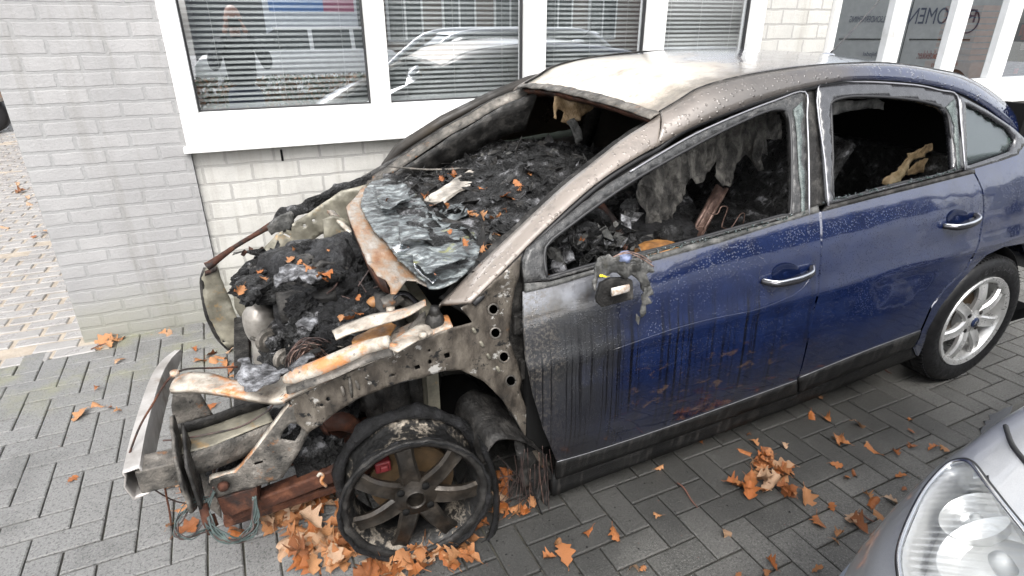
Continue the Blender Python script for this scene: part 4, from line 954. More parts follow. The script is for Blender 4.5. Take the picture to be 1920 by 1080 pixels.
fe = fo[0]+Vector((.02,.0,0))
bm = BM(); box(bm, (fe.x, fe.y+.01, .485-.082), (fe.x+.10, fe.y+.085, .478)); link('crash_box', bm, M_burnt, CAR, smooth=False, bevel=.004)
bm = BM(); x0 = fe.x+.105; panel(bm, [(fe.y-.035,.335),(fe.y+.02,.30),(fe.y+.05,.31),(fe.y+.10,.40),(fe.y+.12,.56),(fe.y+.09,.575),(fe.y-.01,.50),(fe.y-.04,.44)], lambda u, v: Vector((x0+.004*noise.noise(Vector((u*30,v*30,0)))+.05*(.45-v), u, v)), .015); link('flange_plate', bm, M_burnt, CAR, solid=.008)
bm = BM(); panel(bm, [(fe.y-.03,.335),(fe.y+.04,.32),(fe.y+.10,.42),(fe.y+.09,.545),(fe.y-.02,.48)], lambda u, v: Vector((x0+.022+.05*(.45-v), u, v)), .02); link('flange_plate', bm, M_burnt2, CAR, solid=.008)
# chassis leg (top face, side face)
tp = [(331,855),(400,835),(447,816),(512,790),(500,762),(448,779),(390,800),(331,815)]
bm = BM(); plateZ(bm, tp, .47, .014, .003, rag=.001); link('chassis_leg', bm, M_olive, CAR, solid=.003)
sd1 = [at(331,857,Z=.468), at(400,837,Z=.468), at(450,817,Z=.468), at(514,791,Z=.468)]
bm = BM(); ribbon(bm, sd1, [p+Vector((0,0,-.075)) for p in sd1], 4, 3, jit=.002); link('chassis_leg_side', bm, M_burnt, CAR, solid=.003)
sd2 = [at(331,815,Z=.472), at(390,800,Z=.472), at(448,779,Z=.472), at(506,760,Z=.472)]
bm = BM(); ribbon(bm, sd2, [p+Vector((0,.0,.035)) for p in sd2], 4, 2, jit=.002); link('chassis_leg_side', bm, M_burnt2, CAR, solid=.003)
bm = BM(); plateY(bm, [(430,775),(452,768),(505,765),(520,790),(512,808),(470,800),(440,790)], .38, step=.012, warp=.03, rag=.004); link('charred_debris', bm, M_ash, CAR, solid=.01)
bm = BM(); plateY(bm, [(325,733),(376,736),(400,778),(332,800),(324,782),(321,760)], .36, step=.014, warp=.008); link('headlamp_plate', bm, M_burnt, CAR, solid=.003)
bm = BM(); plateY(bm, [(338,900),(365,872),(412,862),(470,850),(452,890),(412,912),(416,972),(385,946)], .36, [circ(392,884,5,10,3), circ(348,886,4,8,4)], step=.014, warp=.012); link('lower_plate', bm, M_burnt, CAR, solid=.003)
bm = BM(); box(bm, (-.50,.40,.22), (-.44,1.42,.30)); link('lower_crossmember', bm, M_burnt2, CAR, smooth=False, bevel=.006)
bm = BM()
for k in range(26):
    c_ = at(rnd.uniform(415,450), rnd.uniform(850,895), Y=rnd.uniform(.24,.34)); lump(bm, c_, (rnd.uniform(.008,.02),)*3, k, 1, .5, 2)
for k in range(34):
    c_ = at(rnd.uniform(490,545), rnd.uniform(765,840), Y=rnd.uniform(.28,.4)); lump(bm, c_, (rnd.uniform(.008,.022), rnd.uniform(.008,.02), rnd.uniform(.006,.012)), k, 1, .5, 2)
o = link('ash_crumbs', bm, M_char, CAR, smooth=False); tag(o, kind='stuff')
for k, (c_, Y, s) in enumerate([((435,880),.32,(.06,.06,.05)),((520,800),.36,(.07,.06,.04)),((600,850),.28,(.07,.05,.05)),((575,830),.27,(.05,.05,.05)),((490,845),.34,(.06,.05,.04))]):
    bm = BM(); lump(bm, at(*c_,Y=Y), s, 80+k, 4, .6, 3); link('charred_debris', bm, (M_char, M_ash)[k % 2 and k != 3], CAR, smooth=False)
# ash sheet of molten aluminium lying over the rail
bm = BM(); plateZ(bm, [(449,680),(462,672),(476,690),(498,685),(524,690),(540,694),(560,688),(566,676),(560,690),(530,706),(520,722),(500,728),(480,736),(462,736),(452,720),(440,712),(456,700)], .665, .007, .02, zf=lambda u, v: .665+.012*rn(Vector((u,v,0)),14,3), rag=.010); link('molten_aluminium', bm, M_ash, CAR, solid=.004)
bm = BM(); plateZ(bm, [(540,694),(566,676),(585,662),(592,672),(570,690),(548,700)], .685, .008, .02, rag=.006); link('molten_aluminium', bm, M_ash, CAR, solid=.004)

# far side front: lamp bracket, rod, charred wing rail, tower
bm = BM(); plateY(bm, [(386,503),(396,494),(407,497),(418,530),(432,562),(446,600),(457,632),(457,640),(430,655),(415,640),(404,618),(390,590),(382,560),(378,520)], 1.42, [circ(420,640,3,8,2)], step=.02, warp=.015, rag=.004); fb = link('lamp_bracket', bm, M_olive, CAR, solid=.004)
bm = BM(); tube(bm, [at(a,b_,Y=1.43) for a,b_ in ((386,503),(379,530),(386,580),(392,600),(408,632),(430,655))], .011, 8, 5); link('bracket_edge', bm, M_burnt2, fb)
bm = BM(); plateY(bm, [(384,508),(408,500),(406,508),(384,518)], 1.40, step=.012); link('bracket_cap', bm, M_rust, fb, solid=.004)
bm = BM(); tube(bm, [at(388,500,Y=1.41), at(400,492,Y=1.42), at(440,463,Y=1.5), at(475,442,Y=1.56), at(510,421,Y=1.6)], [.022,.018,.011,.012,.017], 8, 5); link('wing_stay', bm, M_rust, CAR)
bm = BM(); plateY(bm, [(456,497),(476,492),(498,462),(519,440),(560,412),(602,383),(640,358),(690,345),(690,400),(650,420),(602,440),(560,470),(513,491),(480,503)], 1.55, [[(533,437),(545,443),(543,446),(531,440)],[(496,478),(507,476),(507,481),(497,483)],circ(571,423,3,8,3),circ(588,413,3,8,3)], step=.02, warp=.02); link('inner_wing', bm, M_olive, CAR, solid=.004)
cr = [at(a,b_,Y=y) for a,b_,y in ((506,424,1.60),(530,408,1.6),(560,394,1.6),(600,376,1.62),(640,355,1.62),(672,348,1.62),(700,335,1.62))]
bm = BM(); tube(bm, cr, [.02,.032,.026,.024,.032,.034,.03], 12, 8)
for v in bm.verts: v.co += noise.noise_vector(v.co*22)*.022
link('charred_wing_rail', bm, M_char, CAR, smooth=False)
bm = BM(); plateY(bm, [(500,424),(520,405),(545,396),(552,402),(550,420),(545,432),(538,428),(530,438),(516,436),(508,440)], 1.55, step=.012, warp=.03, rag=.008); link('charred_flap', bm, M_rag, CAR, solid=.006)
bm = BM(); plateY(bm, [(437,547),(470,540),(513,534),(560,540),(560,575),(450,592),(440,575)], 1.28, step=.03, warp=.01); link('far_chassis_leg', bm, M_olive, CAR, solid=.02)
bm = BM(); plateY(bm, [(606,412),(625,404),(655,412),(672,450),(700,505),(715,540),(700,575),(650,560),(620,520),(608,470)], 1.12, step=.03, warp=.03); link('strut_tower', bm, M_olive, CAR, solid=.01)
bm = BM(); tube(bm, [at(a,b_,Y=1.08) for a,b_ in ((648,432),(652,470),(655,520),(652,560))], .022, 10, 4); link('brake_pipe', bm, M_olive, CAR)
bm = BM(); bar(bm, at(619,396,Y=1.2), at(668,446,Y=1.0), .03, .012, Vector((.3,0,1))); link('scuttle_stay', bm, M_pale, CAR)
bm = BM(); tube(bm, [at(a,b_,Y=1.2) for a,b_ in ((540,468),(545,460),(560,457),(584,455))], .018, 8, 4); link('hose', bm, M_black, CAR)
# engine: alternator-like heat shield, block, charred mass
bm = BM(); pts = [at(a,b_,Y=.85) for a,b_ in ((492,575),(486,592),(489,615),(496,632),(500,655),(502,678))]
tube(bm, pts, [.040,.060,.058,.050,.052,.050], 16, 5); es = link('exhaust_shield', bm, M_alloyb, CAR)
bm = BM(); tube(bm, [at(a,b_,Y=.80) for a,b_ in ((470,633),(490,638),(515,634))], .008, 8, 4); tube(bm, [at(515,622,Y=.78), at(521,628,Y=.74)], [.03,.026], 12, 1); link('clamp', bm, M_burnt, es)
M_shield = surf('grey heat shield', ((.3,(.16,.145,.13)),(.55,(.34,.32,.29)),(.75,(.5,.48,.45))), 9, 6, (.3,.5), metal=.5, bumps=((50,.001),)); es.data.materials[0] = M_shield
bm = BM(); lump(bm, (-.12,.85,.38), (.24,.40,.20), 91, 5, .4, 3); link('engine_block', bm, M_char, CAR, smooth=False)
E_L = [((585,490),.95,(.10,.10,.07),M_char),((620,520),.90,(.13,.12,.09),M_charcoal),((590,540),.85,(.11,.12,.10),M_char),((590,585),.75,(.10,.12,.09),M_char),((640,560),.75,(.11,.12,.10),M_charcoal),
       ((600,600),.65,(.10,.10,.08),M_char),((640,480),1.05,(.08,.10,.06),M_char),((540,500),1.05,(.09,.10,.06),M_charcoal),((500,520),1.2,(.09,.10,.04),M_char),((470,525),1.3,(.07,.10,.03),M_char),
       ((590,620),.55,(.08,.09,.06),M_char),((660,600),.5,(.10,.10,.05),M_charcoal),((565,575),.62,(.05,.05,.04),M_charcoal),((640,640),.40,(.08,.06,.05),M_charcoal),
       ((700,560),.65,(.07,.08,.05),M_charcoal),((690,600),.40,(.08,.07,.04),M_char),((545,540),.95,(.06,.06,.03),M_char),((585,640),.62,(.06,.08,.06),M_charcoal),((610,650),.45,(.06,.05,.04),M_char)]
for k, (c_, Y, s, mm) in enumerate(E_L):
    bm = BM(); lump(bm, at(*c_,Y=Y), s, 100+k*3, 5 if s[0] > .07 else 4, .55, 2.6); link('charred_debris', bm, mm, CAR, smooth=False)
for k in range(46):
    bm = BM(); c_ = at(rnd.uniform(450,720), rnd.uniform(470,560), Y=rnd.uniform(.65,1.15)); s = rnd.uniform(.012,.04)
    if c_.z > .74 or c_.z < .45: c_.z = rnd.uniform(.5,.7)
    lump(bm, c_, (s*rnd.uniform(.8,2), s*rnd.uniform(.8,2), s*.7), 300+k, 3, .7, 2.5); link('charred_debris', bm, rnd.choice((M_char,M_char,M_charcoal,M_burnt2)), CAR, smooth=False)
# engine parts still recognisable under the ash
bm = BM(); box(bm, (-.30,.62,.60), (-.10,1.10,.69)); bmesh.ops.subdivide_edges(bm, edges=bm.edges, cuts=8, use_grid_fill=True)
for v in bm.verts: v.co += noise.noise_vector(v.co*14)*.018
link('rocker_cover', bm, M_burnt2, CAR)
M_block = surf('burnt engine casing', ((.32,(.004,.004,.0045)),(.5,(.014,.014,.015)),(.62,(.035,.036,.039)),(.78,(.10,.103,.11))), 15, 9, (.35,.7), spec=.35, bumps=((24,.02),(80,.008),(220,.003)))
for k, (c_, Y, s_) in enumerate([((548,512),.98,(.10,.14,.09)),((618,505),.92,(.09,.12,.10)),((655,480),1.0,(.07,.09,.07)),((590,575),.78,(.12,.13,.09)),((612,598),.64,(.10,.11,.07)),((515,548),1.0,(.08,.09,.06))]):
    bm = BM(); M_ = Matrix.Translation(at(*c_, Y=Y)) @ Matrix.Rotation(rnd.uniform(-.5,.5),4,'Z') @ Matrix.Rotation(rnd.uniform(-.3,.3),4,'X'); box(bm, (-s_[0],-s_[1],-s_[2]), tuple(s_))
    bmesh.ops.subdivide_edges(bm, edges=bm.edges, cuts=26, use_grid_fill=True)
    for v in bm.verts:
        d_ = v.co.normalized(); e_ = Vector((v.co.x/s_[0], v.co.y/s_[1], v.co.z/s_[2])); q_ = sum(abs(t)**4 for t in e_)**.25; v.co = v.co/max(1, q_*.92+.08*e_.length)
        v.co += d_*(.020*rn(v.co+Vector((k,0,0)), 9, k, 5)+.006*rn(v.co, 38, k, 2))
    bmesh.ops.transform(bm, matrix=M_, verts=bm.verts); link('engine_casing', bm, M_block, CAR)
for pts_, z_ in (([(515,528),(530,510),(560,500),(588,505),(600,520),(585,532),(560,528),(540,540),(522,545)],.79),([(556,612),(570,600),(590,602),(600,612),(580,622),(562,625)],.76)):
    bm = BM(); plateZ(bm, pts_, z_, .006, .02, zf=lambda u, v: z_+.018*rn(Vector((u,v,0)),16,3), rag=.012); link('ash_crust', bm, M_ash, CAR, solid=.008)
for k in range(2):
    y = .80+k*.14; bm = BM(); tube(bm, [(-.08,y,.62),(-.03,y,.69),(-.10,y+.01,.735),(-.18,y,.71)], .016, 10, 4)
    for v in bm.verts: v.co += noise.noise_vector(v.co*30)*.010
    link('inlet_pipe', bm, M_burnt2, CAR)
for (a_, b_, Y, r_) in ((505,640,.72,.045),(535,675,.60,.038),(560,650,.62,.030)):
    p = at(a_, b_, Y=Y); bm = BM(); lathe(bm, [(.006,-.01),(r_*.5,-.012),(r_*.55,0),(r_*.9,.0),(r_,.006),(r_*.92,.012),(r_,.018),(r_*.6,.02)], p, 28, .5); link('pulley', bm, M_burnt, CAR, autos=40)
for pts, r_, mm in (([(700,480,1.0),(690,520,.95),(700,560,.85),(690,600,.7)],.014,M_burnt2),([(640,450,1.1),(670,470,1.05),(690,500,.95),(720,520,.8)],.010,M_burnt),([(470,560,1.1),(520,550,1.05),(560,565,.95),(600,560,.9)],.012,M_burnt2),
        ([(625,575,.6),(650,590,.55),(690,585,.5),(720,600,.4)],.011,M_olive),([(655,620,.45),(675,600,.45),(700,605,.42),(715,590,.4)],.009,M_burnt),([(500,500,1.15),(540,515,1.0),(560,545,.9)],.008,M_pale)):
    bm = BM(); tube(bm, [at(a,b_,Y=y) for a,b_,y in pts], r_, 8, 6)
    for v in bm.verts: v.co += noise.noise_vector(v.co*25)*.006
    link('burnt_pipe', bm, mm, CAR)
# thin burnt wires and hoses in the bay
def wire(pts, r, m, name='wire', par=None): bm = BM(); tube(bm, pts, r, 6, 6); return link(name, bm, m, par or CAR)
for k in range(42):
    cx, cy = rnd.uniform(572,604), rnd.uniform(676,690); r0 = rnd.uniform(14,50); a0 = rnd.uniform(2.9,3.5); a1 = rnd.uniform(5.6,6.5); pts = []
    for i in range(7):
        a = a0+(a1-a0)*i/6; pts.append(at(cx+math.cos(a)*r0*.85+rnd.uniform(-2,2), cy+math.sin(a)*r0*.95+rnd.uniform(-2,2), Y=.36+rnd.uniform(-.03,.03)))
    wire(pts, rnd.uniform(.0013,.0021), M_copper if k % 3 else M_wire, 'copper_wire')
for k in range(16):
    a = (rnd.uniform(600,740), rnd.uniform(460,600)); pts = [at(a[0]+i*rnd.uniform(-14,18), a[1]+i*rnd.uniform(-6,18), Y=.75-.05*i) for i in range(4)]
    wire(pts, rnd.uniform(.002,.004), M_wire)
wire([at(*q, Y=y) for q, y in (((236,884),.2),((243,850),.22),((262,800),.28),((285,760),.30),((315,712),.32),((345,693),.34),((400,690),.36),((445,688),.38))], .0032, M_rust)
wire([at(*q, Y=y) for q, y in (((305,826),.24),((340,823),.24),((400,812),.24),((450,800),.25),((495,775),.26),((512,760),.27))], .0026, M_wire)
wire([at(*q, Y=.22) for q in ((276,908),(300,925),(330,940),(362,946))], .0022, M_wire)
wire([at(*q, Y=.2) for q in ((307,897),(312,930),(318,960),(321,985))], .003, M_rust)
wire([at(*q, Y=.33) for q in ((420,709),(423,725),(428,735),(442,733),(446,718),(470,716))], .005, M_rust)
for k in range(12):
    j = lambda s=5: rnd.uniform(-s, s)
    wire([at(400+j(), 924+j(), Y=.17), at(388+j(), 950+j(), Y=.15), at(392+j(8), 980+j(8), Y=.12), at(410+j(10), 1004+j(7), Y=.10), at(440+j(10), 1013+j(6), Y=.10), at(468+j(8), 1000+j(8), Y=.12), at(480+j(8), 970+j(8), Y=.14), at(478+j(5), 935+j(5), Y=.15)], rnd.uniform(.0016,.003), M_green if k % 4 else M_wire, 'loom_wire')
for k in range(7):
    j = lambda s=8: rnd.uniform(-s, s)
    wire([at(396+j(4), 930+j(4), Y=.17), at(360+j(), 945+j(), Y=.13), at(335+j(), 975+j(), Y=.1), at(330+j(), 1000+j(5), Y=.08), at(350+j(), 1008+j(4), Y=.07), at(385+j(), 990+j(), Y=.1)], rnd.uniform(.0014,.0022), M_wire if k % 2 else M_green, 'loom_wire')
for k in range(14):
    j = lambda s=8: rnd.uniform(-s, s)
    wire([at(400+j(3),925+j(10),Y=.18), at(403+j(5),890+j(6),Y=.22), at(412+j(10),868+j(5),Y=.25), at(rnd.uniform(350,470),rnd.uniform(840,890),Y=.27)], rnd.uniform(.0012,.002), (M_copper, M_wire, M_ash)[k % 3], 'frayed_wire')
bm = BM(); tube(bm, [at(380,945,Y=.15), at(388,975,Y=.13), at(392,1003,Y=.12)], [.012,.014,.003], 8, 4); tube(bm, [at(398,965,Y=.16), at(405,985,Y=.15)], .008, 6, 1); link('rusty_spike', bm, M_rust, CAR)

# ------------------------------------------------------------------ wheels
def wheel_spokes(c, ang, m, par, n=7, r0=.045, r1=.196, a_off=0.0, dish=.02, wid=.030):
    M = Matrix.Translation(Vector(c)) @ Matrix.Rotation(ang, 4, 'Z')
    for k in range(n):
        a = a_off+2*math.pi*k/n; bm = BM(); rows = []
        for i in range(9):
            t = i/8; r = r0+(r1-r0)*t; w = wid*(1.12-.36*t+.28*max(0,t-.7)/.3); y = dish-.012*math.sin(math.pi*t)*1.2; th = .030*(1-.3*t)
            ring = []
            for (u, d) in ((-1,.010),(-.72,0),(0,.005),(.72,0),(1,.010),(.8,th),(-.8,th)):
                s = u*w; ring.append(bm.verts.new(M @ Vector((r*math.cos(a)-s*math.sin(a), y+d, r*math.sin(a)+s*math.cos(a)))))
            rows.append(ring)
        for p, q in zip(rows, rows[1:]):
            for j in range(7): bm.faces.new((p[j], q[j], q[(j+1)%7], p[(j+1)%7]))
        bm.faces.new(rows[0][::-1]); bm.faces.new(rows[-1])
        bmesh.ops.recalc_face_normals(bm, faces=bm.faces)
        link('spoke', bm, m, par, autos=45)
ST = -.1227
FC = (0, .0, .2366)
fwheel = BM(); lathe(fwheel, [(.208,.004),(.222,0),(.2245,.006),(.221,.013),(.209,.016),(.203,.03),(.190,.045),(.186,.09),(.192,.135),(.205,.150),(.206,.165),(.222,.172),(.2225,.180),(.216,.184),(.203,.178),(.196,.150),(.183,.130),(.178,.09),(.182,.045),(.192,.028),(.200,.012)], FC, 96, ST, True)
FW_ = link('front_wheel', fwheel, M_flake, CAR, autos=40, label='burnt bare alloy front wheel without a tyre')
bm = BM(); lathe(bm, [(.199,.010),(.208,.002),(.2225,-.002),(.2255,.006),(.221,.014),(.209,.018)], FC, 96, ST)
for v in bm.verts:
    d = (v.co-Vector(FC)); v.co += d.normalized()*.0035*noise.noise(v.co*35)
link('rim_flange', bm, M_burnt2, FW_, solid=.003)
M_spk = surf('scorched spokes', ((.30,(.006,.0055,.005)),(.47,(.018,.015,.012)),(.62,(.045,.037,.029)),(.80,(.15,.13,.105))), 11, 8, (.35,.6), metal=.5, bumps=((60,.0015),), layers=((26,.56,.66,(.03,.026,.022)),))
wheel_spokes(FC, ST, M_spk, FW_, a_off=R(97), dish=.022)
def at_wheel(c, ang, x, y, z): return Matrix.Translation(Vector(c)) @ Matrix.Rotation(ang, 4, 'Z') @ Vector((x, y, z))
bm = BM(); lathe(bm, [(.0,.045),(.024,.045),(.026,.012),(.030,.008),(.034,.012),(.066,.020),(.070,.03),(.070,.06)], FC, 40, ST); link('hub', bm, M_spk, FW_, autos=40)
for k in range(4):
    bm = BM()
    a = R(45+8)+k*math.pi/2; p = at_wheel(FC, ST, .054*math.cos(a), .018, .054*math.sin(a)); q_ = at_wheel(FC, ST, .054*math.cos(a), .012, .054*math.sin(a)); tube(bm, [p, q_], .0115, 12, 1); link('bolt_hole', bm, M_dark, FW_)
bm = BM(); lathe(bm, [(.03,.10),(.132,.10),(.134,.105),(.132,.125),(.03,.125)], FC, 48, ST); link('brake_disc', bm, M_disc, CAR, autos=40)
bm = BM(); p = at_wheel(FC, ST, -.085, .085, .10); box(bm, p-Vector((.026,.02,.020)), p+Vector((.022,.03,.018))); box(bm, p-Vector((.012,.03,.012)), p+Vector((.012,-.018,.010))); link('brake_caliper', bm, M_red, CAR, smooth=False, bevel=.005)
# char of the tyre: bead rings hugging the rim low down and behind
for nm, yy, rr, th, sd_ in (('tyre_remnant', .028, .214, .013, 1), ('tyre_remnant', .155, .222, .018, 5), ('tyre_remnant', -.004, .226, .007, 9)):
    bm = BM(); seg = 110; rings = []
    for i in range(seg):
        a = 2*math.pi*i/seg; v0 = Vector((math.cos(a), 0, math.sin(a))); k = noise.noise(v0*3+Vector((sd_,0,0)))
        fade = sm(.75,-.2, math.sin(a)) if sd_ != 5 else 1
        t_ = th*(.35+.9*fade+.5*k); r_ = rr+.006*k-.004*(1-fade); ring = []
        for j in range(10):
            b_ = 2*math.pi*j/10; rad = r_+t_*math.cos(b_)*.8; y = yy+t_*math.sin(b_)*1.3
            q_ = Vector((rad*math.cos(a), y, rad*math.sin(a))); q_ += noise.noise_vector(q_*40)*.005
            ring.append(bm.verts.new(Matrix.Translation(Vector(FC)) @ Matrix.Rotation(ST,4,'Z') @ q_))
        rings.append(ring)
    for i in range(seg):
        a, b_ = rings[i], rings[(i+1)%seg]
        for j in range(10): bm.faces.new((a[j], a[(j+1)%10], b_[(j+1)%10], b_[j]))
    for v in bm.verts: v.co.z = max(v.co.z, .002)
    link(nm, bm, M_charcoal, FW_, smooth=True)
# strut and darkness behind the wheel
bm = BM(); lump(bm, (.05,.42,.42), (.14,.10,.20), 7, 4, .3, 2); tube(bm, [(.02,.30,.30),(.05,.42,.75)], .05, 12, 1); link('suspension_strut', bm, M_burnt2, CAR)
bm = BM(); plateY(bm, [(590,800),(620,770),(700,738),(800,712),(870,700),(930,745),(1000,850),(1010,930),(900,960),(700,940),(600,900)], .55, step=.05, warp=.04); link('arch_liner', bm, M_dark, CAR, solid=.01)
bm = BM(); tube(bm, [at(605,800,Y=.30), at(640,790,Y=.30), at(665,800,Y=.32)], [.02,.032,.026], 10, 4); link('horn', bm, M_rust, CAR)
bm = BM(); bar(bm, at(598,790,Y=.2), at(614,815,Y=.22), .02, .006); link('stay', bm, M_rust, CAR)
# curled liner / flap hanging behind the wheel
bm = BM(); ar = [at(a,b_,Y=y) for a,b_,y in ((905,870,.03),(918,840,.02),(935,826,.02),(960,822,.03),(990,832,.04),(1015,850,.05),(1030,880,.05),(1036,915,.06),(1026,950,.05))]
br_ = [v+Vector((-.02,.22,.05)) for v in ar]; ribbon(bm, ar, br_, 5, 8, 0, jit=.008, seed=4)
link('curled_liner', bm, M_burnt2, CAR, solid=.006)
bm = BM(); ribbon(bm, [at(a,b_,Y=y) for a,b_,y in ((893,815,.03),(905,850,.02),(921,900,.015),(925,950,.01),(918,1000,.0),(900,1016,-.005))], [at(a,b_,Y=y) for a,b_,y in ((915,840,.03),(922,870,.03),(932,905,.03),(935,955,.03),(928,1000,.02),(905,1018,.0))], 5, 3, .01, jit=.006); link('tyre_shred', bm, M_charcoal, CAR, solid=.008)
bm = BM(); plateY(bm, [(965,826),(1000,838),(1024,862),(1034,895),(1030,930),(1010,945),(985,930),(972,890)], .09, step=.02, warp=.03); link('curled_liner', bm, M_burnt2, CAR, solid=.004)
for k in range(15):
    a = rnd.uniform(965,1030); b_ = rnd.uniform(835,880); Y = rnd.uniform(.02,.08)
    e_ = (a+rnd.uniform(-12,14), b_+rnd.uniform(50,110)); wire([at(a,b_,Y=Y), at((a+e_[0])/2+rnd.uniform(-4,4), (b_+e_[1])/2, Y=Y), at(*e_, Y=Y-.01)], .0012, M_copper if k % 9 == 0 else M_wire, 'steel_cord')
wire([at(a,b_,Y=.02) for a,b_ in ((998,900),(1004,930),(1012,955),(1024,978))], [.004,.003,.0015], M_charcoal, 'steel_cord')
for k in range(12):
    wire([at(rnd.uniform(915,1000), rnd.uniform(850,900), Y=.12), at(rnd.uniform(930,1010), rnd.uniform(890,940), Y=.1), at(rnd.uniform(920,1000), rnd.uniform(930,975), Y=.12)], .0012, M_wire, 'steel_cord')
# rear wheel
RC = (2.61, .01, .315)
bm = BM(); prof = [(.215,.012),(.225,.004),(.235,0),(.262,-.004),(.285,.0),(.300,.010),(.309,.024),(.313,.045)]
for k in range(4): y = .05+k*.036; prof += [(.315,y),(.315,y+.028),(.307,y+.030),(.307,y+.034)]
prof += [(.313,.20),(.300,.215),(.26,.222),(.215,.20),(.21,.1)]
lathe(bm, prof, RC, 120, 0, True)
RT_ = link('rear_wheel', bm, M_tyre, CAR, autos=35, label='intact rear wheel with silver alloy rim and black tyre')
bm = BM()
for k in range(90):
    a = 2*math.pi*k/90; M = Matrix.Translation(Vector(RC)) @ Matrix.Rotation(-a, 4, 'Y')
    box(bm, (.306,.018,-.0035), (.3135,.052,.0035), M @ Matrix.Rotation(R(20),4,'X'))
link('tread_blocks', bm, M_tyre, RT_, smooth=False)
bm = BM(); lathe(bm, [(.196,.006),(.206,.002),(.218,0),(.221,.006),(.214,.014),(.205,.018),(.196,.04),(.185,.08),(.185,.17),(.215,.19),(.20,.195),(.178,.17),(.178,.06),(.190,.02)], RC, 96, 0, True); RR = link('rim', bm, M_alloy, RT_, autos=40)
wheel_spokes(RC, 0, M_alloy, RT_, a_off=R(92), dish=.014, wid=.027)
bm = BM(); lathe(bm, [(0,.004),(.024,.004),(.028,.007),(.034,.010),(.066,.016),(.070,.03),(.070,.06)], RC, 40); link('hub', bm, M_alloy, RT_, autos=40)
M_badge = plain('dark wheel badge', (.02,.03,.07), .25)
bm = BM(); lathe(bm, [(0,-.002),(.022,-.001),(.025,.004)], RC, 32); hb = link('hub_badge', bm, M_badge, RT_)
bm = BM()
for dz in (-.004, .006):
    for s in (-1, 1): bar(bm, Vector(RC)+Vector((0,-.0035,dz+.005)), Vector(RC)+Vector((s*.011,-.0035,dz-.003)), .002, .003)
link('badge_chevron', bm, M_chrome, RT_, smooth=False)
def letter(ch, M, h, m, parent):
    cu = bpy.data.curves.new('t', 'FONT'); cu.body = ch; cu.extrude = .03; cu.align_x = 'CENTER'
    t = bpy.data.objects.new('t', cu); COL.objects.link(t); bpy.context.view_layer.update()
    me = bpy.data.meshes.new_from_object(t.evaluated_get(bpy.context.evaluated_depsgraph_get())); bpy.data.objects.remove(t)
    bm = BM(); bm.from_mesh(me); bmesh.ops.transform(bm, matrix=M @ Matrix.Scale(h, 4), verts=bm.verts); link('sidewall_letter', bm, m, parent, smooth=False)
M_let = plain('worn raised rubber', (.035,.035,.037), .4)
for k, ch in enumerate('GIUGIARO'):
    a = R(104-k*6.2); ux = Vector((math.sin(a),0,-math.cos(a))); uy = Vector((math.cos(a),0,math.sin(a))); p = Vector(RC)+uy*.254+Vector((0,-.0045,0))
    letter(ch, Matrix(((ux.x,uy.x,0,p.x),(0,0,-1,p.y),(ux.z,uy.z,0,p.z),(0,0,0,1))), .030, M_let, RT_)
bm = BM()
for k in range(4):
    a = R(47)+k*math.pi/2; c_ = Vector(RC)+Vector((.054*math.cos(a), 0, .054*math.sin(a))); tube(bm, [c_+Vector((0,.016,0)), c_+Vector((0,.009,0))], .010, 12, 1)
link('wheel_bolt', bm, M_burnt2, RT_)
bm = BM(); lathe(bm, [(.0,.09),(.125,.09),(.127,.10),(.125,.11)], RC, 48); link('brake_disc', bm, M_disc, CAR, autos=40)
bm = BM()
ap_ = [(2.61+.345*math.cos(a), .325+.345*math.sin(a)) for a in [R(-8+k*14) for k in range(15)]]
ribbon(bm, [Vector((x,.06,z)) for x, z in ap_], [Vector((x,.36,z)) for x, z in ap_], 2, 3); link('arch_liner', bm, M_black, CAR, solid=.004)
bm = BM(); box(bm, (2.25,.36,.2), (3.0,.38,.7)); link('arch_liner', bm, M_dark, CAR, smooth=False)
for X_ in (0, 2.61):
    bm = BM(); lathe(bm, [(.20,0),(.235,-.004),(.29,.0),(.313,.03),(.313,.18),(.26,.2),(.2,.19)] if X_ else [(.19,0),(.222,0),(.2,.02),(.19,.16),(.222,.18),(.19,.18)], (X_,1.56,.315 if X_ else .23), 64, 0, True); link('far_wheel', bm, M_tyre if X_ else M_flake, CAR, autos=40)

# ------------------------------------------------------------------ handles, mirror, aerial
M_handle = plain('dark polished handle', (.05,.05,.055), .12, .7)
def handle(pts, Ypx, par):
    P = [flank(a, b_) for a, b_ in pts]
    out = [.0, .032, .040, .040, .030, .0]
    bm = BM(); tube(bm, [p+Vector((0,-d,0)) for p, d in zip(P, out)], [.009,.012,.013,.013,.012,.009], 10, 5)
    for v in bm.verts: pass
    hd = link('handle', bm, M_handle, par)
    bm = BM(); tube(bm, [p+Vector((0,-d-.006,.010)) for p, d in zip(P, out)], [.002,.005,.006,.006,.005,.002], 8, 5); link('handle_strip', bm, M_chrome, hd)
    return hd
M_bowl = plain('deep blue recess', (.003,.006,.022), .15)
def bowl(c, rx, ry, par):
    pts = [flank(c[0]+rx*math.cos(a), c[1]+ry*math.sin(a)) for a in [2*math.pi*k/24 for k in range(24)]]; cc = flank(*c)
    bm = BM(); ring = [bm.verts.new(p+Vector((0,-.0025,0))) for p in pts]; r2_ = [bm.verts.new(p.lerp(cc,.12)+Vector((0,-.0045,0))) for p in pts]; r3 = [bm.verts.new(p.lerp(cc,.6)+Vector((0,-.0005,0))) for p in pts]; ce_ = bm.verts.new(cc+Vector((0,.0005,0)))
    for a, b_ in ((ring, r2_), (r2_, r3)):
        for k in range(24): bm.faces.new((a[k], a[(k+1)%24], b_[(k+1)%24], b_[k]))
    for k in range(24): bm.faces.new((r3[k], r3[(k+1)%24], ce_))
    bmesh.ops.recalc_face_normals(bm, faces=bm.faces)
    link('handle_recess', bm, M_bowl, par)
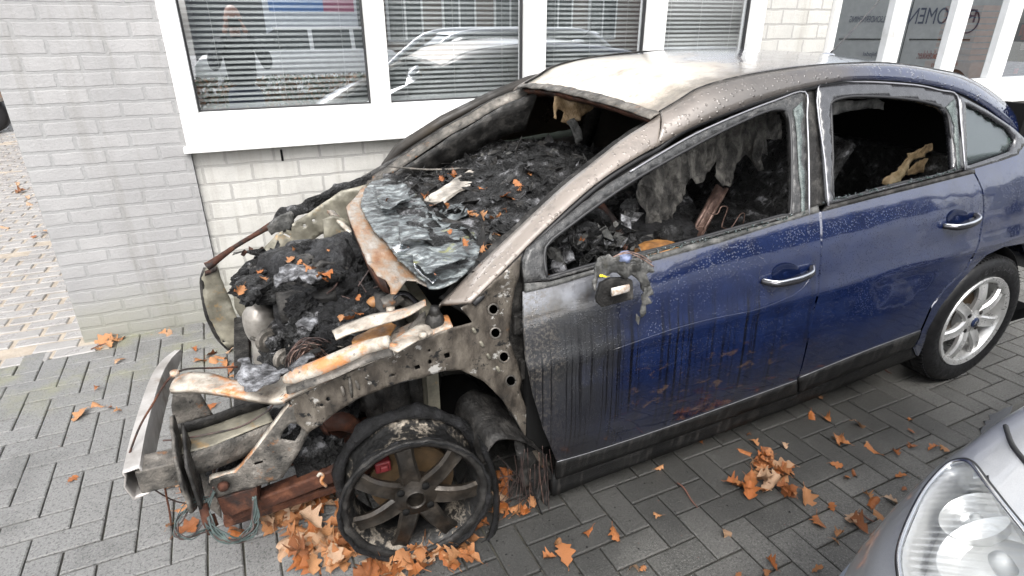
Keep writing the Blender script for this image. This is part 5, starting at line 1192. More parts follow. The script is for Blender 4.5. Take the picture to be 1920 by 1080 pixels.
bowl((1474,514), 27, 22, front_door); bowl((1796,411), 21, 20, rear_door)
handle([(1428,527),(1442,526),(1462,521),(1485,515),(1508,507),(1522,500)], 0, front_door)
handle([(1768,424),(1778,422),(1792,418),(1806,413),(1820,407),(1828,402)], 0, rear_door)
# keyhole-side burnt mirror
bm = BM(); mp_ = [(1117,556),(1125,530),(1145,521),(1170,519),(1184,524),(1187,560),(1175,563),(1150,570),(1128,576),(1119,568)]
mo = pxpoly(mp_, -.045); panel(bm, mo, lambda u, v: Vector((u, -.045+.010*noise.noise(Vector((u*9,v*9,3))), v)), .014); mirror_ = link('door_mirror', bm, M_burnt2, front_door, solid=.014, bevel=.004, label='melted door mirror with its clear side repeater')
bm = BM(); a = at(1147,548,Y=-.072); b_ = at(1179,540,Y=-.072); tube(bm, [a, b_], [.013,.013], 14, 1)
for v in bm.verts: v.co.y = -.072+(v.co.y+.072)*.5
M_rep = surf('repeater lens', ((.35,(.30,.22,.16)),(.5,(.55,.52,.48)),(.7,(.75,.74,.72))), 30, 3, (.1,.2), bumps=(), coat=1); link('side_repeater', bm, M_rep, mirror_)
rag_sheet('melted_housing', [(1128,505),(1143,483),(1160,488),(1175,478),(1190,490),(1206,482),(1222,480),(1228,490),(1229,512),(1222,520),(1228,545),(1220,558),(1213,545),(1208,530),(1195,523),(1180,525),(1160,516),(1145,522),(1130,530),(1120,550),(1117,535),(1126,518)], -.085, .045, M_rag, mirror_, 31, [[(1186,496),(1197,492),(1200,499),(1190,502)],[(1205,492),(1216,490),(1219,500),(1208,502)]], .008, .006, .007)
rag_sheet('melted_housing', [(1216,545),(1228,540),(1230,556),(1222,562),(1226,572),(1219,578),(1216,590),(1209,602),(1206,590),(1213,575),(1212,560)], -.08, .03, M_rag, mirror_, 33, (), .008, .004, .005)
rag_sheet('melted_housing', [(1196,590),(1203,598),(1200,612),(1195,604)], -.06, .01, M_rag, mirror_, 34, (), .006, .003, .002)
wire([at(a_,b2,Y=-.09) for a_,b2 in ((1150,482),(1175,472),(1200,478),(1222,492))], .0018, M_copper, par=mirror_)
wire([at(a_,b2,Y=-.09) for a_,b2 in ((1160,478),(1180,475),(1205,486),(1226,500))], .0018, M_copper, par=mirror_)
bm = BM(); lump(bm, at(1172,482,Y=-.07), (.018,.015,.015), 55, 3, .6, 2); link('mirror_motor', bm, plain('bluish wire stub', (.16,.19,.30), .5), mirror_)
# aerial
bm = BM(); p = at(1550,101,Y=.885); p.z -= .01; lump(bm, p, (.055,.022,.018), 2, 3, .05, 1); AE = link('aerial_base', bm, M_chrome, CAR)
tp_ = p+Vector((.02,0,.01)); bm = BM(); tube(bm, [tp_, tp_+Vector((.16,0,.14)), tp_+Vector((.42,0,.40))], [.005,.0028,.0018], 8, 4); link('aerial_rod', bm, M_blackmetal, AE)
# ================================================================== silver car at the right
from mathutils.bvhtree import BVHTree
SY, = (-1.60,)
def interp(t, tab):
    for (a, va), (b, vb) in zip(tab, tab[1:]):
        if t <= b: return va+(vb-va)*max(0, (t-a)/(b-a))
    return tab[-1][1]
XF = [(.12,.46),(.22,.40),(.36,.36),(.50,.345),(.62,.37),(.70,.42),(.78,.54),(.85,.70),(.90,.84),(.95,1.02),(1.0,1.20),(1.05,1.30)]
HB = [(.12,.80),(.25,.845),(.40,.855),(.50,.845),(.60,.825),(.70,.805),(.80,.785),(.86,.765),(.92,.735),(1.0,.69),(1.05,.66)]
def sil_outline(z, n=72, xf=None, hb=None, A=.74, p=2.3, xr=4.3):
    xf = interp(z, XF) if xf is None else xf; hb = interp(z, HB) if hb is None else hb
    pts = []
    for k in range(n):
        th = math.pi*2*k/n-math.pi
        c, s_ = math.cos(th), math.sin(th)
        e = 2/p
        ux = math.copysign(abs(c)**e, c); uy = math.copysign(abs(s_)**e, s_)
        if ux < 0: x = xf+A+ux*A
        else: x = (xf+A)+(xr-xf-A)*ux**.6
        pts.append((x, SY+uy*hb, z))
    return pts
def slices(bm, zs, **kw):
    rings = [[bm.verts.new(p) for p in sil_outline(z, **kw)] for z in zs]
    for a, b in zip(rings, rings[1:]):
        n = len(a)
        for k in range(n): bm.faces.new((a[k], a[(k+1)%n], b[(k+1)%n], b[k]))
    return rings
SIL = thing('silver_car', 'silver parked car at the lower right with a large clear headlight', 'car', (2.3, SY, 0))
bm = BM(); rg = slices(bm, [.40+.0275*i for i in range(24)], n=128); bm.faces.new(rg[-1]); bmesh.ops.recalc_face_normals(bm, faces=bm.faces)
SB = BVHTree.FromBMesh(bm); SBODY = bm
bm = BM(); zz = [.16+.0235*i for i in range(11)]
rings = []
for z in zz:
    o_ = .012*math.sin(math.pi*min(1,(z-.16)/.24)) ; rings.append([bm.verts.new(p) for p in sil_outline(z, n=128, xf=interp(z,XF)-.02-o_, hb=interp(z,HB)+.010+o_*.4)])
for a, b in zip(rings, rings[1:]):
    for k in range(128): bm.faces.new((a[k], a[(k+1)%128], b[(k+1)%128], b[k]))
bm.faces.new(rings[-1]); bmesh.ops.recalc_face_normals(bm, faces=bm.faces); SBB = BVHTree.FromBMesh(bm); link('bumper', bm, M_bumper, SIL, autos=60)
# greenhouse
bm = BM(); rings = []
for t in [i/10 for i in range(11)]:
    z = 1.055+.37*t; rings.append([bm.verts.new(p) for p in sil_outline(z, n=96, xf=1.32+.62*t, hb=.64-.10*t, A=.35, p=3, xr=4.15-.25*t)])
for a, b in zip(rings, rings[1:]):
    for k in range(96): bm.faces.new((a[k], a[(k+1)%96], b[(k+1)%96], b[k]))
M_dglass = plain('dark car glass', (.02,.025,.028), .03, 0, .8)
bmesh.ops.recalc_face_normals(bm, faces=bm.faces); link('windows', bm, M_dglass, SIL)
bm = BM(); rings = []
for t in (0,.3,.6,1): rings.append([bm.verts.new(p) for p in sil_outline(1.425+.05*math.sin(t*1.57), n=96, xf=1.92+.5*t*t, hb=.565-.35*t*t, A=.35, p=3, xr=3.92-.5*t*t)])
for a, b in zip(rings, rings[1:]):
    for k in range(96): bm.faces.new((a[k], a[(k+1)%96], b[(k+1)%96], b[k]))
bm.faces.new(rings[-1]); bmesh.ops.recalc_face_normals(bm, faces=bm.faces); link('roof', bm, M_silver, SIL)
for sy in (-1, 1):
    bm = BM(); tube(bm, [(1.36,SY+sy*.60,1.03),(1.62,SY+sy*.57,1.24),(1.98,SY+sy*.53,1.44),(2.8,SY+sy*.55,1.47),(3.6,SY+sy*.53,1.43),(4.05,SY+sy*.60,1.08)], .03, 8, 5); link('pillar', bm, M_silver, SIL)
    for X_ in (1.08, 2.95):
        X_ += .32 if X_ < 2 else 0; WY = .80 if X_ < 2 else .875
        c_ = (X_, SY+sy*.80, .31); bm = BM(); s1 = -1 if sy > 0 else 1
        lathe(bm, [(.21,.0),(.30,.0),(.31,.03),(.31,.17),(.21,.18)], (X_, SY+sy*WY-(0 if sy < 0 else .18), .31), 48, 0, True); wh = link('wheel', bm, M_tyre, SIL, autos=40)
        if sy > 0:
            bm = BM(); lathe(bm, [(.0,.0),(.2,.0),(.205,-.01),(.215,-.003),(.215,-.1)], (X_, SY+WY+.017, .31), 48, 0); link('rim', bm, M_black, wh)
            for k in range(5):
                a = R(90)+k*2*math.pi/5; bm = BM(); bar(bm, (X_+.03*math.cos(a), SY+WY+.02, .31+.03*math.sin(a)), (X_+.2*math.cos(a), SY+WY+.02, .31+.2*math.sin(a)), .06, .012, Vector((0,1,0))); link('spoke', bm, M_alloy, wh, bevel=.004)
            bm = BM(); lathe(bm, [(.192,.012),(.212,.012),(.214,.0)], (X_, SY+WY+.015, .31), 48, 0); link('spoke', bm, M_alloy, wh, solid=.004)
def sil_hit(px, py, off=0.0, tree=None):
    loc, nrm, i, d = (tree or SB).ray_cast(CAM, ray(px, py).normalized())
    if loc is None: return None
    if nrm.dot(ray(px, py)) > 0: nrm = -nrm
    return loc+nrm*off
lens = [(1699,1130),(1692,1085),(1690,1035),(1709,976),(1739,920),(1776,879),(1802,868),(1824,874),(1850,908),(1887,956),(1925,1004),(1960,1060),(1985,1130)]
ok = [q for q in lens if sil_hit(*q) is not None]
def sh(off): return lambda u, v: (sil_hit(u, v, off) or min((sil_hit(*q, off) for q in lens), key=lambda p: (p-(CAM+ray(u,v))).length))
def lensm():
    m, nt, b, tc = newmat('headlight reflector')
    w = N(nt, 'ShaderNodeTexWave', Scale=30, Distortion=1.2, Detail=2); w.wave_type = 'BANDS'; w.bands_direction = 'DIAGONAL'
    nt.links.new(tc.outputs['Object'], w.inputs['Vector'])
    pr = bump(nt, b, w.outputs['Fac'], .0006, 1); bump(nt, b, noi(nt, tc, 5, 1), .012, 1, pr)
    f = noi(nt, tc, 7, 4); nt.links.new(ramp(nt, f, ((.32, (.30,.30,.29)), (.46, (.62,.62,.60)), (.6,(.85,.85,.85)))), b.inputs['Base Color'])
    b.inputs['Metallic'].default_value = 0; b.inputs['Roughness'].default_value = .35; b.inputs['Coat Weight'].default_value = .6; return m
M_refl = lensm()
def facecam(bm):
    bm.normal_update()
    for f in bm.faces:
        if f.normal.dot(f.calc_center_median()-CAM) > 0: f.normal_flip()
print('LENS', len(ok), len(lens)); lens = ok
if len(ok) > 6:
    def topx(P): d = P-CAM; f = d.dot(FW); return (960+FPX*d.dot(RT)/f, 540-FPX*d.dot(UP)/f, f)
    def infr(P, g): x, y, f = topx(P); return f > .1 and inside((x, y), g)
    big = [(1815+(a-1815)*1.25, 1010+(b_-1010)*1.25) for a, b_ in lens]
    ed = [e for e in SBODY.edges if infr((e.verts[0].co+e.verts[1].co)/2, big) and sum((e.verts[0].co-CAM).dot(f.normal) < 0 for f in e.link_faces)]
    bmesh.ops.subdivide_edges(SBODY, edges=ed, cuts=9, use_grid_fill=True)
    kill = [f for f in SBODY.faces if infr(f.calc_center_median(), lens) and f.normal.dot(f.calc_center_median()-CAM) < 0 and (f.calc_center_median()-CAM).length < 3]
    bmesh.ops.delete(SBODY, geom=kill, context='FACES')
    cen = sil_hit(1830, 985, 0); n0 = SB.ray_cast(CAM, ray(1830,985).normalized())[1]; n0 = n0 if n0.dot(ray(1830,985)) < 0 else -n0
    rim0 = [sil_hit(a, b_, .001) for a, b_ in lens]; rim1 = [p.lerp(cen, .12)-n0*.055 for p in rim0]
    M_hous = surf('bright lamp housing', ((.3,(.62,.62,.61)),(.7,(.82,.82,.81))), 6, 4, (.3,.42), metal=.6, bumps=((14,.003),))
    bm = BM(); ribbon(bm, rim0+[rim0[0]], rim1+[rim1[0]], 3, 3); hl = link('headlight', bm, M_hous, SIL, solid=.002, label='large clear headlight of the silver car')
    bm = BM(); panel(bm, lens, lambda u, v: sh(0)(u, v).lerp(cen, .10)-n0*.055, 12); facecam(bm); link('reflector', bm, M_hous, hl)
    q_ = n0.to_track_quat('-Y', 'Z').to_matrix().to_4x4()
    for (u, v), r_ in (((1812,945),.055),((1862,1020),.085)):
        c_ = sil_hit(u, v, -.030); bm = BM(); lathe(bm, [(r_*1.06,-.004),(r_,0),(r_*.9,.018),(r_*.65,.036),(r_*.3,.045),(0,.047)], (0,0,0), 40, 0); bmesh.ops.transform(bm, matrix=Matrix.Translation(c_) @ q_, verts=bm.verts); link('reflector_bowl', bm, M_hous, hl)
        bm = BM(); lathe(bm, [(0,-.006),(r_*.16,-.003),(r_*.2,.01),(r_*.2,.04)], (0,0,0), 20, 0); bmesh.ops.transform(bm, matrix=Matrix.Translation(c_) @ q_, verts=bm.verts); link('bulb', bm, M_slat, hl)
    bm = BM(); panel(bm, lens, sh(.003), 9); facecam(bm); link('lens_cover', bm, M_lens, hl)
    for nm, sc_, of, rr, mm in (('lens_rim', 1.0, .004, .0045, M_chrome), ('lens_seal', 1.025, .001, .006, M_black)):
        c_ = (1815, 1010); pts = [sil_hit(c_[0]+(a-c_[0])*sc_, c_[1]+(b-c_[1])*sc_, of) for a, b in lens]; pts = [p for p in pts if p]
        bm = BM(); tube(bm, pts, rr, 8, 6); link(nm, bm, mm, hl)
link('body', SBODY, M_silver, SIL, autos=60)
if len(ok) <= 6: print('LENS MISS', [q for q in lens if sil_hit(*q) is None])
hood = [(1925,700),(1900,722),(1884,756),(1886,800),(1899,836),(1930,875)]
pts = [sil_hit(a, b, .001) for a, b in hood]; pts = [p for p in pts if p]
print('HOOD', len(pts))
if len(pts) > 2: bm = BM(); tube(bm, pts, .005, 8, 6); link('bonnet_gap', bm, M_black, SIL)

# ================================================================== what the panes mirror: street behind the photographer
def refl(px, py, P0, n, Yg=2.138):
    p = at(px, py, Y=Yg); d = p-CAM; d.y = -d.y; return p+d*((P0-p).dot(n)/d.dot(n))
VP = Vector((12.9,-3.5,0)); VN = Vector((-.55,.835,0)).normalized(); VR = -VN.cross(Vector((0,0,1))).normalized()
a_ = refl(1562, 60, VP, VN); b_ = refl(1838, 60, VP, VN)
Lv = (a_-b_).length; b0 = Vector((b_.x, b_.y, 0)); print('van', a_, b_, Lv)
MV = Matrix(((VR.x,-VN.x,0,b0.x),(VR.y,-VN.y,0,b0.y),(0,0,1,0),(0,0,0,1)))   # local: x along text, y into the van, z up
VAN = thing('grey_van', 'grey panel van with dark lettering on its side, mirrored in the shop window', 'van', tuple(b0))
M_van = plain('grey van paint', (.42,.43,.42), .3); M_vtext = plain('dark blue lettering', (.03,.04,.09), .5); M_vtext2 = plain('red brown lettering', (.25,.06,.05), .5)
bm = BM(); box(bm, (-.4,0,.35), (Lv+1.2,1.8,2.5), MV); link('body', bm, M_van, VAN, smooth=False, bevel=.08)
bm = BM(); box(bm, (.15,-.012,1.20), (Lv*.46,.0,1.23), MV); box(bm, (Lv*.52,-.012,1.20), (Lv-.15,.0,1.23), MV); link('panel_crease', bm, M_black, VAN, smooth=False)
bm = BM(); box(bm, (Lv-.04,-.01,.4), (Lv-.01,.0,2.4), MV); box(bm, (Lv*.49,-.01,.4), (Lv*.495,.0,2.4), MV); link('door_gap', bm, M_black, VAN, smooth=False)
for x in (.3, Lv+.2): bm = BM(); lathe(bm, [(0,0),(.3,0),(.33,.05),(.33,.25),(0,.25)], (0,0,0), 32, 0); bmesh.ops.transform(bm, matrix=MV @ Matrix.Translation((x,-.02,.33)), verts=bm.verts); link('wheel', bm, M_tyre, VAN)
def text(body, p0, p1, h, m, parent, name='lettering', M=None, shear=0):
    cu = bpy.data.curves.new('t', 'FONT'); cu.body = body; cu.extrude = .004; cu.shear = shear
    t = bpy.data.objects.new('t', cu); COL.objects.link(t); bpy.context.view_layer.update()
    me = bpy.data.meshes.new_from_object(t.evaluated_get(bpy.context.evaluated_depsgraph_get())); bpy.data.objects.remove(t)
    bm = BM(); bm.from_mesh(me); x0 = min(v.co.x for v in bm.verts); x1 = max(v.co.x for v in bm.verts); y0 = min(v.co.y for v in bm.verts); y1 = max(v.co.y for v in bm.verts)
    w = p1-p0
    for v in bm.verts: v.co = Vector((p0+(v.co.x-x0)/(x1-x0)*w, -.012-v.co.z*.2, h[0]+(v.co.y-y0)/(y1-y0)*(h[1]-h[0])))
    bmesh.ops.transform(bm, matrix=M, verts=bm.verts); return link(name, bm, m, parent, smooth=False)
MVi = MV.inverted()
def vx(px, py): p = MVi @ refl(px, py, VP, VN); return p.x, p.z
for s_, (xa, ya), (xb, yb), mm, shr in (('ROMEN', (1797,14), (1701,45), M_vtext, 0), ('HANDELSONDERNEMING', (1688,30), (1592,42), M_vtext, 0), ('schijndel', (1652,97), (1617,108), M_vtext, 0),
        ('dakdekker.', (1765,95), (1718,110), M_vtext2, .3), ('en', (1757,119), (1745,126), M_vtext2, .3), ('loo', (1797,113), (1782,123), M_vtext2, .3)):
    A1 = vx(xa, ya); B1 = vx(xb, yb); text(s_, A1[0], B1[0], (min(A1[1],B1[1]), max(A1[1],B1[1])), mm, VAN, M=MV, shear=shr)
A1 = vx(1817, 40); ctr = MV @ Vector((A1[0],-.014,A1[1])); 
A2 = vx(1817, 18); r_ = abs(A2[1]-A1[1])
bm = BM(); tube(bm, [MV @ Vector((A1[0]+.8*r_*math.cos(a), -.014, A1[1]+r_*math.sin(a))) for a in [R(60+k*25) for k in range(12)]], .014, 6, 3); link('emblem', bm, M_vtext, VAN)
text('R', A1[0]-.10, A1[0]+.10, (A1[1]-.02, A1[1]+.22), M_vtext, VAN, 'emblem', MV)

def carbox(name, label, M, L, paint, h=1.45):
    T = thing(name, label, 'car', tuple(M.translation)); 
    bm = BM(); secs = [(0,.45,.72,.02),(.12,.3,.85,.0),(1.0,.25,.98,0),(L-.9,.25,1.0,0),(L-.1,.3,.95,0),(L,.45,.8,.05)]
    rings = [[bm.verts.new(M @ Vector(p)) for p in ((x,.0+i,z0),(x,-.04+i,(z0+z1)/2),(x,.03+i,z1),(x,1.67-i,z1),(x,1.74-i,(z0+z1)/2),(x,1.7-i,z0))] for x, z0, z1, i in secs]
    for a, b in zip(rings, rings[1:]):
        for k in range(6): bm.faces.new((a[k], a[(k+1)%6], b[(k+1)%6], b[k]))
    bm.faces.new(rings[0][::-1]); bm.faces.new(rings[-1]); link('body', bm, paint, T, autos=50, bevel=.03)
    bm = BM(); lo = [(1.0,.06),(L-.25,.06),(L-.25,1.64),(1.0,1.64)]; hi = [(1.75,.22),(L-.6,.22),(L-.6,1.48),(1.75,1.48)]
    a = [bm.verts.new(M @ Vector((x,y,.97))) for x, y in lo]; b = [bm.verts.new(M @ Vector((x,y,h-.05))) for x, y in hi]
    for k in range(4): bm.faces.new((a[k], a[(k+1)%4], b[(k+1)%4], b[k]))
    link('windows', bm, M_dglass, T, smooth=False)
    bm = BM(); box(bm, (1.70,.2,h-.05), (L-.55,1.5,h), M)
    for x in (2.4, 3.3):
        bar(bm, M @ Vector((x,.05,.97)), M @ Vector((x,.21,h-.04)), .09, .02)
    link('roof', bm, paint, T, smooth=False, bevel=.02)
    for x in (.8, L-.75):
        for y in (-.03, 1.55):
            bm = BM(); lathe(bm, [(0,.02),(.2,.02),(.3,0),(.32,.04),(.32,.18),(0,.18)], (0,0,0), 32, 0); bmesh.ops.transform(bm, matrix=M @ Matrix.Translation((x,y,.32)), verts=bm.verts); link('wheel', bm, M_tyre, T)
    return T
M_wcar = plain('white car paint', (.9,.9,.9), .2)
carbox('white_car', 'white parked car behind the hedge, mirrored in the left window pane', Matrix.Translation((-1.2,-9,0)) @ Matrix.Rotation(0,4,'Z') @ Matrix.Diagonal((1,-1,1,1)), 4.3, M_wcar)
carbox('white_car', 'white parked car standing behind the grey van across the street', Matrix.Translation((15.5,-6.0,0)) @ Matrix.Diagonal((1,-1,1,1)), 4.3, M_wcar)
# low hedge: leaf-sized faces
def foliage(name, label, cat, lo, hi, n, mats, sz, group=None, stem=True):
    T = thing(name, label, cat, ((lo[0]+hi[0])/2, (lo[1]+hi[1])/2, 0), group)
    for k, mt in enumerate(mats):
        bm = BM()
        for i in range(n//len(mats)):
            c = Vector((rnd.uniform(lo[0],hi[0]), rnd.uniform(lo[1],hi[1]), rnd.uniform(lo[2],hi[2])))
            u = Vector((rnd.gauss(0,1), rnd.gauss(0,1), rnd.gauss(0,1))).normalized(); w = u.orthogonal().normalized(); s = sz*rnd.uniform(.6,1.3)
            bm.faces.new([bm.verts.new(c+u*s*a+w*s*.55*b) for a, b in ((-1,0),(0,-1),(1,0),(0,1))])
        link('foliage', bm, mt, T, smooth=False)
    if stem:
        bm = BM()
        for i in range(int((hi[0]-lo[0])/.4)+1): tube(bm, [(lo[0]+i*.4,(lo[1]+hi[1])/2,0),(lo[0]+i*.4+.05,(lo[1]+hi[1])/2,hi[2]*.8)], .02, 5, 1)
        link('stems', bm, M_twig, T)
    return T
M_hg = plain('hedge green', (.05,.09,.03), .6); M_ho = plain('hedge autumn', (.28,.12,.03), .6)
foliage('hedge', 'low green and orange hedge mirrored at the foot of the left window', 'hedge', (-1.5,-6.5,.05), (4.5,-5.9,.68), 5000, (M_hg, M_ho), .05)
foliage('green_shrub', 'tall pale green shrub mirrored at the left edge of the window', 'shrub', (-4.2,-8.6,.1), (-1.7,-7.6,2.0), 4000, (plain('shrub green', (.25,.36,.18), .6),), .07)
HB_ = thing('row_house', 'brown brick row house with white windows across the street', 'house', (6,-18,0))
M_hbrick = brickmat('brown brick', .22, .07, .01, (.16,.10,.075), (.20,.125,.09), (.25,.22,.2))
bm = BM(); box(bm, (3.9,-24,0), (16,-17,3.0)); link('wall', bm, M_hbrick, HB_, smooth=False)
bm = BM(); box(bm, (3.6,-24.3,3.01), (16.3,-16.7,3.2)); link('roof', bm, M_dark, HB_, smooth=False)
for x in (4.6,6.6,8.6,10.6,12.6):
    for z in (.9,):
        bm = BM(); box(bm, (x,-16.998,z), (x+1.3,-16.93,z+1.5)); w_ = link('window', bm, M_white, HB_, smooth=False)
        for u in (.08,.69): bm = BM(); box(bm, (x+u,-16.928,z+.08), (x+u+.53,-16.92,z+1.42)); link('pane', bm, M_dglass, w_, smooth=False)
SH = thing('shop_hall', 'dark fronted shop hall with a blue and magenta banner across the street', 'building', (0,-18,0))
M_hall = plain('dark grey cladding', (.09,.093,.10), .5)
bm = BM(); box(bm, (-1.6,-26,0), (3.8,-17,3.1)); link('wall', bm, M_hall, SH, smooth=False)
bm = BM(); box(bm, (.62,-16.995,.2), (3.6,-16.95,2.4)); link('shop_front', bm, plain('pale shop front', (.7,.73,.78), .5), SH, smooth=False)
bm = BM(); box(bm, (.8,-16.945,1.85), (2.5,-16.90,2.22)); link('banner', bm, plain('blue banner', (.05,.22,.62), .5), SH, smooth=False)
bm = BM(); box(bm, (2.505,-16.945,1.85), (3.5,-16.90,2.22)); link('banner', bm, plain('magenta banner', (.45,.03,.16), .5), SH, smooth=False)
# goods inside the right shop window
M_or = plain('orange boards', (.62,.22,.07), .5); M_rd = plain('red panel', (.55,.04,.04), .5)
T = thing('board_stack', 'stack of orange boards standing inside the right shop window', 'boards', (6.4,2.7,0))
bm = BM()
for k in range(9): box(bm, (6.17,2.55,1.22+k*.055), (6.47,2.9,1.262+k*.055))
box(bm, (6.15,2.5,.76), (6.49,2.95,1.2)); link('boards', bm, M_or, T, smooth=False)
T = thing('display_rack', 'display rack with red and dark goods inside the right shop window', 'display rack', (7.4,2.6,0))
bm = BM(); box(bm, (6.95,2.5,1.0), (7.9,2.52,1.035)); link('price_strip', bm, M_rd, T, smooth=False)
for k in range(34):
    bm = BM(); x = rnd.uniform(6.95,7.8); z = rnd.uniform(1.05,1.5); w = rnd.uniform(.03,.09); box(bm, (x,2.53+k*.006,z), (x+w,2.533+k*.006,z+w*rnd.uniform(.5,1.4))); link('goods', bm, rnd.choice((M_rd, M_blackmetal, M_white, M_badge)), T, smooth=False)
bm = BM(); box(bm, (6.9,2.75,.76), (8.0,2.78,1.55)); link('back_board', bm, M_badge, T, smooth=False)
# trailer end far left
TR = thing('parked_trailer', 'maroon trailer with pale chassis and black wheel at the far left edge', 'trailer', (-4.6,10.6,0))
M_mar = plain('maroon panel', (.14,.045,.04), .5)
bm = BM(); box(bm, (-6.6,10.1,.60), (-3.72,12,1.3)); link('body', bm, M_mar, TR, smooth=False, bevel=.02)
bm = BM(); box(bm, (-6.6,10.08,.46), (-3.70,12,.595)); link('chassis', bm, M_pale, TR, smooth=False, bevel=.01)
bm = BM(); lathe(bm, [(0,.02),(.15,.02),(.27,0),(.30,.04),(.30,.22),(0,.22)], (-3.98,10.2,.30), 40, 0); link('wheel', bm, M_tyre, TR)

# ------------------------------------------------------------------ photographer (behind the camera, mirrored in the left pane)
PE = thing('person', 'bald photographer in a dark jacket and dark blue trousers, mirrored in the left window pane', 'person', (-.29,-1.62,0))
M_skin = plain('skin', (.50,.27,.20), .5); M_jack = plain('dark jacket', (.018,.02,.028), .7); M_jean = plain('dark blue trousers', (.02,.03,.075), .8); M_shoe = plain('shoe leather', (.02,.018,.016), .4)
def skin(name, chains, m, par, lv=2):
    bm = BM(); lay = bm.verts.layers.skin.verify(); idx = {}; first = True
    for ch_ in chains:
        prev = None
        for (p, r) in ch_:
            key = tuple(round(c, 4) for c in p)
            if key not in idx:
                v = bm.verts.new(p); v[lay].radius = (r, r); v[lay].use_root = first; first = False; idx[key] = v
            v = idx[key]
            if prev is not None and prev is not v and not bm.edges.get((prev, v)): bm.edges.new((prev, v))
            prev = v
    me = bpy.data.meshes.new(name); bm.to_mesh(me); bm.free()
    o = bpy.data.objects.new(name, me); COL.objects.link(o); o.parent = par; o.location = -wloc(par); me.materials.append(m)
    k = o.modifiers.new('skin', 'SKIN'); k.use_smooth_shade = True
    s = o.modifiers.new('sub', 'SUBSURF'); s.levels = lv; s.render_levels = lv; return o
hx, hy = -.29, -1.60
skin('jacket', [[((hx,hy-.02,.92),.15),((hx,hy-.02,1.08),.155),((hx,hy,1.25),.17),((hx,hy,1.36),.14),((hx,hy,1.42),.075)],
    [((hx,hy,1.36),.14),((hx-.17,hy,1.36),.075),((hx-.26,hy+.03,1.22),.058),((hx-.25,hy+.10,1.12),.050),((hx-.17,hy+.13,1.30),.043),((hx-.10,hy+.145,1.44),.034)],
    [((hx,hy,1.36),.14),((hx+.17,hy,1.36),.075),((hx+.27,hy+.03,1.22),.058),((hx+.26,hy+.10,1.12),.050),((hx+.19,hy+.13,1.30),.043),((hx+.12,hy+.145,1.45),.034)]], M_jack, PE)
skin('trousers', [[((hx,hy-.02,.96),.15),((hx,hy-.02,.88),.13)]]+[[((hx,hy-.02,.88),.13),((hx+s*.10,hy-.02,.80),.095),((hx+s*.11,hy,.48),.065),((hx+s*.12,hy-.03,.08),.05)] for s in (-1,1)], M_jean, PE)
for s in (-1, 1): bm = BM(); lump(bm, (hx+s*.12,hy+.04,.045), (.05,.14,.045), 1, 3, .05, 1); link('shoe', bm, M_shoe, PE)
# head, neck and hands in one skin piece
bm = BM(); bmesh.ops.create_uvsphere(bm, u_segments=40, v_segments=28, radius=1)
for v in bm.verts:
    c = v.co; x, y, z = c.x*.078, c.y*.098, c.z*.118
    if z < 0: x *= 1-.25*(-c.z)**1.5; y = y*(1-.12*(-c.z))+.01*(-c.z)
    if c.y > .3:
        fx = math.exp(-(x/.014)**2); y += .026*fx*math.exp(-((z+.012)/.022)**2)          # nose
        for s in (-1,1): y -= .010*math.exp(-((x-s*.032)/.016)**2-((z-.012)/.012)**2)      # eye sockets
        y += .006*math.exp(-(z-.034)**2/.0001)*math.exp(-(x/.05)**2); y -= .004*math.exp(-((z+.055)/.005)**2)*math.exp(-(x/.025)**2)
    v.co = Vector((x+hx, y+hy+.005, z+1.60))
for s in (-1,1): r = bmesh.ops.create_icosphere(bm, subdivisions=2, radius=1); [setattr(v, 'co', Vector((hx+s*.08+v.co.x*.008, hy+v.co.y*.018, 1.59+v.co.z*.032))) for v in r['verts']]
head = link('head', bm, M_skin, PE)
for s in (-1,1): bm = BM(); r = bmesh.ops.create_icosphere(bm, subdivisions=2, radius=.011); bmesh.ops.translate(bm, verts=bm.verts, vec=(hx+s*.032, hy+.083, 1.612)); link('eye', bm, M_white, head)
skin('neck', [[((hx,hy-.005,1.40),.055),((hx,hy-.005,1.52),.055)]], M_skin, PE)
for s in (-1,1):
    wr = (hx+s*.10+(.01 if s > 0 else 0), hy+.145, 1.45); pl = (hx+s*.085, hy+.150, 1.505)
    ch_ = [[(wr,.026),(pl,.030)]]
    for k in range(4): y = hy+.118+k*.019; ch_.append([(pl,.030),((hx+s*.078,y,1.545),.009),((hx+s*.062,y+.004,1.57+.004*k),.008),((hx+s*.040,y+.002,1.574),.007)])
    ch_.append([(pl,.030),((hx+s*.070,hy+.115,1.50),.010),((hx+s*.050,hy+.105,1.515),.009)])
    skin('hand', ch_, M_skin, PE, 1)
KC = thing('camera_body', 'black camera held up to the photographer\'s face', 'camera', (hx+.01,hy+.15,1.53))
bm = BM(); box(bm, (CAM.x-.065,-1.475,1.515), (CAM.x+.065,-1.425,1.60)); link('body', bm, M_black, KC, smooth=False, bevel=.006)
bm = BM(); lathe(bm, [(0,0),(.034,0),(.034,.025),(.03,.026),(.0,.022)], (CAM.x,-1.424,1.5673), 32, 0); link('lens', bm, M_blackmetal, KC, autos=40)
